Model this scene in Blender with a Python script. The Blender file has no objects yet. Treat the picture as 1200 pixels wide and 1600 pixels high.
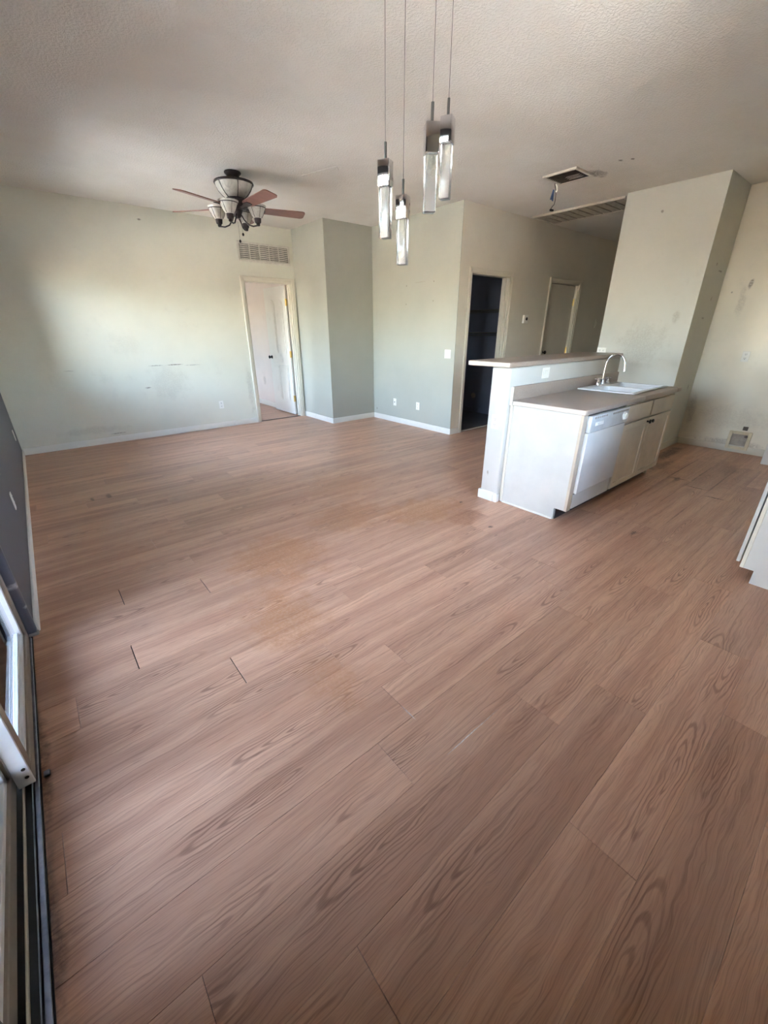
import bpy, bmesh, math, random
from mathutils import Vector, Matrix

random.seed(7)
SC = bpy.context.scene
COL = SC.collection

# ------------------------------------------------------------------ camera
F_PX, YAW, PITCH, ROLL, CAM_H = 636.67, math.radians(39.581), math.radians(24.059), math.radians(-0.255), 1.4315
fw = Vector((math.sin(YAW) * math.cos(PITCH), math.cos(YAW) * math.cos(PITCH), -math.sin(PITCH)))
rt = Vector((math.cos(YAW), -math.sin(YAW), 0))
up = rt.cross(fw)
r2 = rt * math.cos(ROLL) + up * math.sin(ROLL)
u2 = -rt * math.sin(ROLL) + up * math.cos(ROLL)
cam_data = bpy.data.cameras.new('camera')
cam_data.sensor_fit = 'VERTICAL'
cam_data.sensor_height = 24.0
cam_data.lens = F_PX * 24.0 / 1600.0
cam_data.clip_start = 0.02
cam = bpy.data.objects.new('camera', cam_data)
COL.objects.link(cam)
M = Matrix((r2, u2, -fw)).transposed().to_4x4()
M.translation = (0, 0, CAM_H)
cam.matrix_world = M
SC.camera = cam

# ------------------------------------------------------------------ world, sun, exposure
SUN_EL, SUN_STR, SKY_STR, EXPOSURE = 50, 2.2, 1.0, 5.98
world = bpy.data.worlds.new('world')
SC.world = world
world.use_nodes = True
wn = world.node_tree
wn.nodes.clear()
sky = wn.nodes.new('ShaderNodeTexSky')
sky.sky_type = 'NISHITA'
sky.sun_disc = False
sky.sun_elevation = math.radians(SUN_EL)
sky.sun_rotation = math.radians(78)
sky.air_density = 1.0
sky.dust_density = 1.5
bg = wn.nodes.new('ShaderNodeBackground')
bg.inputs['Strength'].default_value = 0.18 * SKY_STR
wo = wn.nodes.new('ShaderNodeOutputWorld')
hz = wn.nodes.new('ShaderNodeHueSaturation')          # hazy, milky daylight
hz.inputs['Saturation'].default_value = 0.78
wn.links.new(sky.outputs[0], hz.inputs['Color'])
wn.links.new(hz.outputs[0], bg.inputs[0])
wn.links.new(bg.outputs[0], wo.inputs[0])

sun_d = bpy.data.lights.new('sun', 'SUN')
sun_d.energy = SUN_STR
sun_d.angle = math.radians(0.6)
sun_d.color = (1.0, 0.94, 0.84)
sun = bpy.data.objects.new('sun', sun_d)
COL.objects.link(sun)
sdir = Vector((math.cos(math.radians(SUN_EL)) * 0.98, math.cos(math.radians(SUN_EL)) * 0.2, math.sin(math.radians(SUN_EL))))
sun.rotation_euler = sdir.to_track_quat('Z', 'Y').to_euler()

SC.view_settings.view_transform = 'Standard'
SC.view_settings.look = 'None'
SC.view_settings.exposure = EXPOSURE
SC.view_settings.gamma = 1.0
SC.view_settings.use_curve_mapping = False
SC.cycles.use_adaptive_sampling = True
SC.cycles.adaptive_threshold = 0.06
SC.cycles.adaptive_min_samples = 16
SC.cycles.max_bounces = 9
SC.cycles.diffuse_bounces = 5
SC.cycles.glossy_bounces = 4
SC.cycles.transmission_bounces = 6
SC.cycles.transparent_max_bounces = 12
SC.cycles.sample_clamp_indirect = 6.0
SC.cycles.caustics_reflective = False
SC.cycles.caustics_refractive = False
SC.cycles.use_denoising = True
try:
    SC.cycles.denoiser = 'OPENIMAGEDENOISE'
except Exception:
    pass

# ------------------------------------------------------------------ room dimensions (metres)
XL, YF, XB, YB2, X3, YP, H = -0.319, 6.766, 3.732, 5.835, 4.607, 4.024, 2.868
XC, YC0, YC1, XK = 5.89, 1.684, 2.666, 6.634
YN = -0.42
XE = 10.0
YBK = 10.0
T = 0.12
BW0, BW1 = 8.3, 9.4                   # bedroom window
SL0, SL1, SLH = 0.62, 2.44, 2.48      # sliding door opening
NX0, NX1, NZ0, NZ1 = 1.45, 2.65, 1.05, 2.1            # added unseen window in the near wall, for fill light
WN0, WN1, WNZ0, WNZ1 = 4.3, 6.25, 0.90, 2.15   # window in the left wall


def portal(x, y0, y1, z0, z1):
    d = bpy.data.lights.new('window_portal', 'AREA')
    d.shape = 'RECTANGLE'
    d.size = z1 - z0
    d.size_y = y1 - y0
    d.cycles.is_portal = True
    o = bpy.data.objects.new('window_portal', d)
    COL.objects.link(o)
    o.location = (x, (y0 + y1) / 2, (z0 + z1) / 2)
    o.rotation_euler = (0, math.radians(-90), 0)


portal(-0.50, SL0, SL1, 0.0, SLH)
portal(-0.50, WN0, WN1, WNZ0, WNZ1)
portal(-0.50, BW0, BW1, 0.9, 2.15)
npd = bpy.data.lights.new('window_portal', 'AREA')
npd.shape = 'RECTANGLE'
npd.size = NX1 - NX0
npd.size_y = NZ1 - NZ0
npd.cycles.is_portal = True
npo = bpy.data.objects.new('window_portal', npd)
COL.objects.link(npo)
npo.location = ((NX0 + NX1) / 2, YN - T - 0.02, (NZ0 + NZ1) / 2)
npo.rotation_euler = (math.radians(90), 0, math.radians(180))


# ------------------------------------------------------------------ node helpers
def lin(c):
    return tuple(((v / 12.92) if v <= 0.04045 else ((v + 0.055) / 1.055) ** 2.4) for v in c)


def rgb(r, g, b):
    return lin((r / 255, g / 255, b / 255)) + (1.0,)


class G:
    """tiny expression helper around a node tree"""
    def __init__(self, nt):
        self.nt = nt

    def new(self, t, **kw):
        n = self.nt.nodes.new(t)
        for k, v in kw.items():
            setattr(n, k, v)
        return n

    def put(self, sock, v):
        if isinstance(v, bpy.types.NodeSocket):
            self.nt.links.new(v, sock)
        else:
            sock.default_value = v

    def m(self, op, a, b=None, c=None, clamp=False):
        n = self.new('ShaderNodeMath', operation=op)
        n.use_clamp = clamp
        self.put(n.inputs[0], a)
        if b is not None:
            self.put(n.inputs[1], b)
        if c is not None:
            self.put(n.inputs[2], c)
        return n.outputs[0]

    def vm(self, op, a, b=None):
        n = self.new('ShaderNodeVectorMath', operation=op)
        self.put(n.inputs[0], a)
        if b is not None:
            self.put(n.inputs[1], b)
        return n.outputs['Value'] if op == 'LENGTH' else n.outputs[0]

    def noise(self, vec, scale, detail=3, rough=0.5, dist=0.0):
        n = self.new('ShaderNodeTexNoise')
        self.put(n.inputs['Vector'], vec)
        n.inputs['Scale'].default_value = scale
        n.inputs['Detail'].default_value = detail
        n.inputs['Roughness'].default_value = rough
        n.inputs['Distortion'].default_value = dist
        return n

    def mix(self, fac, a, b, mode='MIX'):
        n = self.new('ShaderNodeMix', data_type='RGBA', blend_type=mode)
        self.put(n.inputs[0], fac)
        self.put(n.inputs[6], a)
        self.put(n.inputs[7], b)
        return n.outputs[2]

    def ramp(self, v, a0, a1, b0=0.0, b1=1.0, smooth=True):
        n = self.new('ShaderNodeMapRange')
        n.interpolation_type = 'SMOOTHSTEP' if smooth else 'LINEAR'
        self.put(n.inputs[0], v)
        n.inputs[1].default_value = a0
        n.inputs[2].default_value = a1
        n.inputs[3].default_value = b0
        n.inputs[4].default_value = b1
        return n.outputs[0]

    def comb(self, x, y, z=0.0):
        n = self.new('ShaderNodeCombineXYZ')
        self.put(n.inputs[0], x)
        self.put(n.inputs[1], y)
        self.put(n.inputs[2], z)
        return n.outputs[0]

    def pos(self):
        return self.new('ShaderNodeNewGeometry').outputs['Position']

    def bump(self, h, strength=0.2, dist=0.002):
        n = self.new('ShaderNodeBump')
        n.inputs['Strength'].default_value = strength
        n.inputs['Distance'].default_value = dist
        self.put(n.inputs['Height'], h)
        return n.outputs[0]


def base_mat(name):
    m = bpy.data.materials.new(name)
    m.use_nodes = True
    nt = m.node_tree
    return m, G(nt), nt.nodes['Principled BSDF']


def apply_marks(g, colr, P, marks):
    """scuffs and stains with their own shape at fixed places: (centre, radii, colour, strength)"""
    if not marks:
        return colr
    nz = g.noise(P, 9.0, 4, 0.6)
    nv = g.vm('SUBTRACT', nz.outputs['Color'], (0.5, 0.5, 0.5))
    fine = g.noise(P, 55.0, 3, 0.6).outputs['Fac']
    for c, r, mc, s in marks:
        d = g.vm('SUBTRACT', P, c)
        d = g.vm('DIVIDE', d, r)
        d = g.vm('ADD', d, g.vm('MULTIPLY', nv, (1.6, 1.6, 1.6)))
        L = g.vm('LENGTH', d)
        k = g.ramp(L, 1.0, 0.35)
        k = g.m('MULTIPLY', k, g.ramp(fine, 0.3, 0.62, 0.35, 1.0))
        k = g.m('MULTIPLY', k, s)
        colr = g.mix(k, colr, mc)
    return colr


def paint(name, c, rough=0.6, var=0.05, tex=0.25, texscale=170, marks=None, dirt=0.0):
    m, g, b = base_mat(name)
    P = g.pos()
    n1 = g.noise(P, 1.3, 4, 0.6).outputs['Fac']
    dark = tuple(v * (1 - 2.2 * var) for v in c[:3]) + (1,)
    colr = g.mix(g.ramp(n1, 0.35, 0.7), c, dark)
    if dirt:
        n2 = g.noise(P, 4.5, 6, 0.7).outputs['Fac']
        colr = g.mix(g.m('MULTIPLY', g.ramp(n2, 0.56, 0.8), dirt), colr, rgb(120, 108, 92))
    colr = apply_marks(g, colr, P, marks)
    g.put(b.inputs['Base Color'], colr)
    b.inputs['Roughness'].default_value = rough
    if tex:
        h = g.noise(P, texscale, 2, 0.5).outputs['Fac']
        g.put(b.inputs['Normal'], g.bump(h, tex, 0.002))
    return m


def simple(name, c, rough=0.5, metal=0.0, var=0.04, scale=14, bump=0.0, **extra):
    m, g, b = base_mat(name)
    tc = g.new('ShaderNodeTexCoord').outputs['Object']
    n = g.noise(tc, scale, 4, 0.6).outputs['Fac']
    dark = tuple(v * (1 - 3 * var) for v in c[:3]) + (1,)
    g.put(b.inputs['Base Color'], g.mix(g.ramp(n, 0.3, 0.75), c, dark))
    b.inputs['Roughness'].default_value = rough
    b.inputs['Metallic'].default_value = metal
    if bump:
        g.put(b.inputs['Normal'], g.bump(n, bump, 0.002))
    for k, v in extra.items():
        b.inputs[k.replace('_', ' ')].default_value = v
    return m


def glass_mat(name, tint=(0.93, 0.97, 1.0, 1)):
    m = bpy.data.materials.new(name)
    m.use_nodes = True
    nt = m.node_tree
    nt.nodes.clear()
    g = G(nt)
    tr = g.new('ShaderNodeBsdfTransparent')
    tr.inputs[0].default_value = tint
    gl = g.new('ShaderNodeBsdfGlossy')
    gl.inputs['Roughness'].default_value = 0.02
    fr = g.new('ShaderNodeFresnel')
    fr.inputs['IOR'].default_value = 1.45
    mx = g.new('ShaderNodeMixShader')
    dust = g.noise(g.pos(), 6, 5, 0.7).outputs['Fac']
    g.put(mx.inputs[0], g.m('ADD', fr.outputs[0], g.m('MULTIPLY', dust, 0.02)))
    nt.links.new(tr.outputs[0], mx.inputs[1])
    nt.links.new(gl.outputs[0], mx.inputs[2])
    out = g.new('ShaderNodeOutputMaterial')
    nt.links.new(mx.outputs[0], out.inputs[0])
    return m


SCUFF = rgb(96, 84, 74)
SCUFF2 = rgb(140, 128, 110)

far_marks = [
    ((1.42, YF, 0.985), (0.13, 0.2, 0.010), SCUFF, 0.55), ((1.66, YF, 0.985), (0.14, 0.2, 0.010), SCUFF, 0.85),
    ((1.90, YF, 0.97), (0.12, 0.2, 0.008), SCUFF, 0.5), ((1.25, YF, 0.696), (0.05, 0.2, 0.012), SCUFF, 0.8),
    ((0.75, YF, 0.121), (0.12, 0.2, 0.010), SCUFF, 0.6), ((1.588, YF, 2.722), (0.035, 0.2, 0.014), SCUFF, 0.8),
    ((1.55, YF, 0.75), (0.35, 0.2, 0.30), SCUFF2, 0.18), ((1.10, YF, 1.25), (0.22, 0.2, 0.2), SCUFF2, 0.12),
    ((0.40, YF, 0.97), (0.07, 0.2, 0.01), SCUFF, 0.4), ((0.45, YF, 0.20), (0.5, 0.2, 0.06), SCUFF2, 0.2),
    ((2.75, YF, 0.55), (0.06, 0.2, 0.45), SCUFF2, 0.3)]
third_marks = [
    ((X3, 5.03, 2.02), (0.2, 0.014, 0.014), SCUFF, 0.8), ((X3, 4.48, 2.04), (0.2, 0.014, 0.014), SCUFF, 0.8),
    ((X3, 5.03, 1.78), (0.2, 0.014, 0.014), SCUFF, 0.8), ((X3, 4.48, 1.80), (0.2, 0.014, 0.014), SCUFF, 0.8),
    ((X3, 4.75, 2.05), (0.2, 0.2, 0.006), SCUFF2, 0.5), ((X3, 5.75, 0.16), (0.2, 0.02, 0.02), SCUFF, 0.8)]
col_marks = [
    ((XC, 2.25, 2.62), (0.2, 0.02, 0.02), SCUFF, 0.8), ((XC, 2.15, 1.25), (0.2, 0.35, 0.3), SCUFF2, 0.30),
    ((XC, 1.85, 1.55), (0.2, 0.05, 0.12), SCUFF2, 0.4), ((6.22, YC0, 2.09), (0.035, 0.2, 0.02), SCUFF, 0.8),
    ((6.40, YC0, 2.03), (0.10, 0.2, 0.012), SCUFF, 0.8), ((6.25, YC0, 1.545), (0.05, 0.2, 0.015), SCUFF, 0.8),
    ((6.37, YC0, 1.75), (0.04, 0.2, 0.03), SCUFF2, 0.7), ((6.45, YC0, 0.75), (0.02, 0.2, 0.05), SCUFF, 0.8)]
kit_marks = [
    ((XK, 1.41, 1.90), (0.2, 0.03, 0.07), SCUFF2, 0.95), ((XK, 1.57, 1.82), (0.2, 0.012, 0.012), SCUFF, 0.8),
    ((XK, 1.45, 1.70), (0.2, 0.05, 0.2), SCUFF2, 0.3), ((XK, 1.62, 0.45), (0.2, 0.05, 0.3), SCUFF2, 0.35),
    ((XK, 1.1, 0.10), (0.2, 0.5, 0.05), SCUFF2, 0.5), ((XK, 1.2, 0.40), (0.2, 0.5, 0.2), SCUFF2, 0.2)]

M_far = paint('cream wall paint', rgb(212, 208, 191), 0.55, 0.03, 0.22, 150, far_marks, 0.12)
M_grey = paint('pale grey green wall paint', rgb(172, 172, 159), 0.55, 0.03, 0.22, 150, third_marks, 0.05)
M_alc = paint('alcove grey wall paint', rgb(172, 171, 158), 0.55, 0.03, 0.22, 150, None, 0.04)
M_col = paint('column wall paint', rgb(196, 195, 184), 0.55, 0.03, 0.22, 150, col_marks, 0.12)
M_hall = paint('hall beige wall paint', rgb(214, 205, 188), 0.55, 0.03, 0.22, 150, None, 0.1)
M_kit = paint('kitchen cream wall paint', rgb(236, 228, 209), 0.5, 0.04, 0.22, 150, kit_marks, 0.15)
M_dark = paint('charcoal wall paint', rgb(92, 92, 98), 0.5, 0.03, 0.2, 150, None, 0.0)
M_chip = paint('chipped charcoal paint', rgb(92, 92, 100), 0.4, 0.03, 0.2, 150,
               [((XL, SL1, 0.30), (0.1, 0.1, 0.02), rgb(190, 190, 190), 0.9), ((XL, SL1, 0.17), (0.02, 0.02, 0.012), rgb(190, 190, 190), 0.9)])
M_closet = paint('dark blue grey closet paint', rgb(112, 116, 132), 0.6, 0.03, 0.2, 150)
M_bed = paint('bedroom off white paint', rgb(226, 214, 204), 0.55, 0.03, 0.2, 150,
              [((3.70, 8.3, 0.5), (0.2, 0.08, 0.12), SCUFF2, 0.5)], 0.1)
M_half = paint('half wall cream paint', rgb(194, 190, 182), 0.5, 0.03, 0.2, 150,
               [((2.954, 2.10, 0.25), (0.1, 0.015, 0.03), SCUFF2, 0.8)], 0.1)
M_trim = paint('white trim paint', rgb(226, 222, 212), 0.35, 0.03, 0.06, 60, None, 0.25)
M_trimd = paint('cream casing paint', rgb(214, 206, 188), 0.35, 0.03, 0.06, 60, None, 0.2)


def ceiling_mat():
    m, g, b = base_mat('knockdown ceiling texture')
    P = g.pos()
    marks = [((4.77, 2.29, H), (0.04, 0.02, 0.2), SCUFF, 0.8), ((4.83, 2.20, H), (0.04, 0.02, 0.2), SCUFF, 0.8),
             ((4.95, 2.60, H), (0.18, 0.10, 0.2), rgb(70, 60, 52), 0.7), ((4.75, 2.80, H), (0.32, 0.34, 0.2), SCUFF2, 0.25)]
    colr = g.mix(g.ramp(g.noise(P, 1.0, 4, 0.6).outputs['Fac'], 0.35, 0.7), rgb(228, 223, 216), rgb(218, 212, 203))
    colr = apply_marks(g, colr, P, marks)
    g.put(b.inputs['Base Color'], colr)
    b.inputs['Roughness'].default_value = 0.75
    n1 = g.noise(P, 60, 3, 0.55).outputs['Fac']
    n2 = g.noise(P, 130, 2, 0.5).outputs['Fac']
    h = g.m('ADD', g.ramp(n1, 0.42, 0.6), g.m('MULTIPLY', n2, 0.4))
    g.put(b.inputs['Normal'], g.bump(h, 0.45, 0.004))
    return m


M_ceil = ceiling_mat()

ROW0, PW, PL = 0.63, 0.2, 1.31


def wood_mat():
    m, g, b = base_mat('worn oak laminate')
    P = g.pos()
    sp = g.new('ShaderNodeSeparateXYZ')
    g.put(sp.inputs[0], P)
    x, y = sp.outputs[0], sp.outputs[1]
    R = g.new('ShaderNodeObjectInfo').outputs['Random']
    xo = g.m('ADD', x, g.m('MULTIPLY', R, 61.0))
    yl = g.m('SUBTRACT', g.m('FLOORED_MODULO', g.m('SUBTRACT', y, ROW0), PW), PW / 2)
    R2 = g.m('FRACT', g.m('MULTIPLY', R, 17.31))
    off = g.m('MULTIPLY', g.m('SUBTRACT', R2, 0.5), 0.10)
    seed = g.m('MULTIPLY', R, 23.0)
    # long wandering of the grain
    wob = g.noise(g.comb(g.m('MULTIPLY', xo, 2.2), g.m('MULTIPLY', yl, 9.0), seed), 1.0, 3, 0.55).outputs['Fac']
    wob2 = g.noise(g.comb(g.m('MULTIPLY', xo, 9.0), g.m('MULTIPLY', yl, 26.0), seed), 1.0, 2, 0.5).outputs['Fac']
    yy = g.m('ADD', g.m('ADD', yl, off), g.m('ADD', g.m('MULTIPLY', g.m('SUBTRACT', wob, 0.5), 0.06),
                                             g.m('MULTIPLY', g.m('SUBTRACT', wob2, 0.5), 0.014)))
    period = 0.86
    xc = g.m('SUBTRACT', g.m('FLOORED_MODULO', xo, period), period / 2)
    r = g.m('SQRT', g.m('ADD', g.m('POWER', g.m('MULTIPLY', xc, 0.09), 2.0), g.m('POWER', yy, 2.0)))
    ring = g.m('SINE', g.m('MULTIPLY', g.m('POWER', g.m('MULTIPLY', r, 16.0), 0.8), 40.0))
    ring = g.ramp(ring, 0.1, 1.0)
    near = g.ramp(g.m('ABSOLUTE', yy), 0.07, 0.03)
    patchy = g.ramp(g.noise(g.comb(g.m('MULTIPLY', xo, 1.6), g.m('MULTIPLY', yl, 4.0), seed), 1.0, 2, 0.5).outputs['Fac'], 0.42, 0.62)
    cath = g.m('MULTIPLY', g.m('MULTIPLY', ring, near), g.m('MULTIPLY', patchy, g.ramp(g.m('ABSOLUTE', xc), 0.41, 0.27)))
    # straight streaks and fine fibres
    st = g.noise(g.comb(g.m('MULTIPLY', xo, 1.1), g.m('MULTIPLY', yy, 150.0), seed), 1.0, 4, 0.6).outputs['Fac']
    fib = g.noise(g.comb(g.m('MULTIPLY', xo, 9.0), g.m('MULTIPLY', yy, 420.0), seed), 1.0, 2, 0.6).outputs['Fac']
    broad = g.noise(g.comb(g.m('MULTIPLY', xo, 0.9), g.m('MULTIPLY', yl, 14.0), seed), 1.0, 3, 0.5).outputs['Fac']
    c0 = rgb(208, 163, 134)
    c1 = rgb(186, 141, 115)
    cd = rgb(112, 74, 60)
    colr = g.mix(g.ramp(broad, 0.3, 0.72), c0, c1)
    colr = g.mix(g.m('MULTIPLY', g.ramp(st, 0.48, 0.72), 0.40), colr, cd)
    colr = g.mix(g.m('MULTIPLY', g.ramp(fib, 0.45, 0.75), 0.34), colr, cd)
    colr = g.mix(g.m('MULTIPLY', cath, 0.55), colr, cd)
    tone = g.ramp(R2, 0.0, 1.0, 0.90, 1.08, False)
    colr = g.mix(1.0, colr, g.comb(tone, tone, tone), 'MULTIPLY')
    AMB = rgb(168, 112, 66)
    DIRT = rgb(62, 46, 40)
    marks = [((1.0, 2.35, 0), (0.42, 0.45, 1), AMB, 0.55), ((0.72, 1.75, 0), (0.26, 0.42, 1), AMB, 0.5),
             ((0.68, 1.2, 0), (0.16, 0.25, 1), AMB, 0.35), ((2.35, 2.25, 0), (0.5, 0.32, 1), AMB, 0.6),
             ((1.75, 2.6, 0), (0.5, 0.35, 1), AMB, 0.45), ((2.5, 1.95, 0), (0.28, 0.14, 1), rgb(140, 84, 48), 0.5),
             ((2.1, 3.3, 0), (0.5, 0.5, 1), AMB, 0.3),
             ((0.28, 4.45, 0), (0.03, 0.10, 1), DIRT, 0.7), ((0.15, 4.45, 0), (0.02, 0.07, 1), DIRT, 0.7),
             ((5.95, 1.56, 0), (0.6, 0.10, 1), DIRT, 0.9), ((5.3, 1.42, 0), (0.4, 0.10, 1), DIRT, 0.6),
             ((2.505, 1.705, 0), (0.03, 0.02, 1), DIRT, 0.95), ((2.712, 2.186, 0), (0.03, 0.02, 1), DIRT, 0.95),
             ((3.25, 0.93, 0), (0.06, 0.02, 1), DIRT, 0.7), ((4.9, 1.15, 0), (0.14, 0.03, 1), DIRT, 0.8),
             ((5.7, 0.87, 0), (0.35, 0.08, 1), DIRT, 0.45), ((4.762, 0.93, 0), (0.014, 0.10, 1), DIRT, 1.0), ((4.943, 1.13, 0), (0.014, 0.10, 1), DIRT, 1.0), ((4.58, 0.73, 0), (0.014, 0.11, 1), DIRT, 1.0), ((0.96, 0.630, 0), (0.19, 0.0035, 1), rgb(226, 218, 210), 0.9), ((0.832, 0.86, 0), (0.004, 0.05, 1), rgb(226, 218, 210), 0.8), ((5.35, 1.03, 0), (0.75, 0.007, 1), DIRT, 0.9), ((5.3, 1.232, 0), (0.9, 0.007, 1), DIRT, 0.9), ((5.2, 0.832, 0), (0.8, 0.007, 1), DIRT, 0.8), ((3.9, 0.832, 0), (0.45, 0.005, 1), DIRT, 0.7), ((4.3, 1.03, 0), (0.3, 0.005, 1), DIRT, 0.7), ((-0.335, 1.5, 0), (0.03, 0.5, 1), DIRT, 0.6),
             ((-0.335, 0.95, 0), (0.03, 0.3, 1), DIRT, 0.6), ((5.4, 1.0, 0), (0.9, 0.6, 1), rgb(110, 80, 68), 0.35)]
    colr = apply_marks(g, colr, P, marks)
    g.put(b.inputs['Base Color'], colr)
    b.inputs['Roughness'].default_value = 0.33
    b.inputs['Specular IOR Level'].default_value = 0.28
    g.put(b.inputs['Normal'], g.bump(g.m('ADD', st, g.m('MULTIPLY', fib, 0.5)), 0.10, 0.001))
    return m


M_wood = wood_mat()
M_sub = simple('dark underlay', rgb(58, 44, 38), 0.9)
M_white = simple('white plastic', rgb(232, 228, 218), 0.35, 0, 0.02)
M_almond = simple('almond plastic', rgb(218, 204, 172), 0.4, 0, 0.04)
M_slot = simple('dark slot', rgb(36, 32, 30), 0.6)
M_vinyl = simple('white vinyl frame', rgb(232, 236, 240), 0.4, 0, 0.03, 8)
M_vinyl2 = simple('weathered almond frame', rgb(150, 140, 128), 0.5, 0, 0.06, 8)
M_alu = simple('scuffed aluminium track', rgb(150, 156, 168), 0.35, 0.85, 0.12, 26)
M_groove = simple('dirty track groove', rgb(48, 46, 48), 0.7, 0.1, 0.1, 26)
M_glass = glass_mat('window glass')
M_glass2 = glass_mat('tinted patio door glass', (0.765, 0.79, 0.815, 1))
M_chrome = simple('chrome', rgb(226, 226, 228), 0.07, 1.0, 0.02)
M_steel = simple('brushed steel', rgb(120, 118, 114), 0.35, 1.0, 0.05)
M_bronze = simple('dark bronze', rgb(62, 54, 54), 0.4, 0.75, 0.08)
M_brass = simple('brass', rgb(206, 176, 110), 0.28, 1.0, 0.05)
M_black = simple('black metal knob', rgb(30, 27, 26), 0.35, 0.6)
M_cab = simple('white cabinet paint', rgb(198, 195, 187), 0.4, 0, 0.03, 5)
M_cab2 = simple('cream cabinet front paint', rgb(214, 202, 182), 0.42, 0, 0.05, 5)
M_fill = simple('tan filler strip', rgb(196, 180, 158), 0.5, 0, 0.05, 5)
M_litband = simple('laminate edge band with painted window light', rgb(204, 190, 174), 0.4, 0, 0.04, 9)  # paler than the laminate: light on the end edges is put into the colour
M_dw = simple('white dishwasher enamel', rgb(208, 205, 199), 0.28, 0, 0.03, 4)
M_dwg = simple('dishwasher control panel', rgb(192, 190, 186), 0.35, 0, 0.05, 14)
M_sink = simple('white porcelain', rgb(238, 240, 242), 0.15, 0, 0.015, 4)
M_blade = simple('reddish wood fan blade', rgb(136, 88, 74), 0.38, 0, 0.10, 6)
M_wire = simple('grey wire', rgb(92, 84, 80), 0.5)
M_blue = simple('blue connector tag', rgb(86, 112, 160), 0.5)
M_dust = simple('dusty vent metal', rgb(104, 92, 82), 0.7, 0, 0.18, 30)
M_vent = simple('off white vent metal', rgb(208, 200, 186), 0.45, 0, 0.06, 20)
M_ventg = simple('greyed louver metal', rgb(172, 163, 150), 0.6, 0, 0.10, 20)
M_conc = simple('patio concrete', rgb(190, 182, 170), 0.9, 0, 0.05, 2)
M_block = simple('tan block fence', rgb(186, 166, 142), 0.9, 0, 0.08, 3)
M_tile = simple('grey closet floor', rgb(96, 98, 104), 0.5, 0, 0.06, 3)


def laminate_mat():
    m, g, b = base_mat('taupe laminate worktop')
    P = g.pos()
    n = g.noise(P, 240, 2, 0.6).outputs['Fac']
    n2 = g.noise(P, 3, 4, 0.6).outputs['Fac']
    colr = g.mix(g.ramp(n, 0.4, 0.65), rgb(160, 142, 128), rgb(144, 126, 113))
    colr = g.mix(g.m('MULTIPLY', g.ramp(n2, 0.5, 0.8), 0.35), colr, rgb(122, 108, 98))
    g.put(b.inputs['Base Color'], colr)
    b.inputs['Roughness'].default_value = 0.32
    return m


M_lam = laminate_mat()


def shade_mat():
    m, g, b = base_mat('frosted alabaster glass')
    tc = g.new('ShaderNodeTexCoord').outputs['Object']
    n = g.noise(tc, 16, 5, 0.65, 1.0).outputs['Fac']
    g.put(b.inputs['Base Color'], g.mix(g.ramp(n, 0.35, 0.7), rgb(198, 194, 183), rgb(166, 160, 150)))
    b.inputs['Roughness'].default_value = 0.35
    b.inputs['Subsurface Weight'].default_value = 0.3
    b.inputs['Subsurface Radius'].default_value = (0.03, 0.03, 0.03)
    return m


M_shade = shade_mat()


def acrylic_mat():
    m, g, b = base_mat('bubbled clear acrylic')
    tc = g.new('ShaderNodeTexCoord').outputs['Object']
    v = g.new('ShaderNodeTexVoronoi')
    g.put(v.inputs['Vector'], tc)
    v.inputs['Scale'].default_value = 260
    b.inputs['Base Color'].default_value = (0.95, 0.96, 0.96, 1)
    b.inputs['Roughness'].default_value = 0.12
    b.inputs['Transmission Weight'].default_value = 0.94
    b.inputs['IOR'].default_value = 1.46
    g.put(b.inputs['Normal'], g.bump(g.ramp(v.outputs['Distance'], 0.0, 0.5), 0.25, 0.001))
    return m


M_acr = acrylic_mat()


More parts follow.
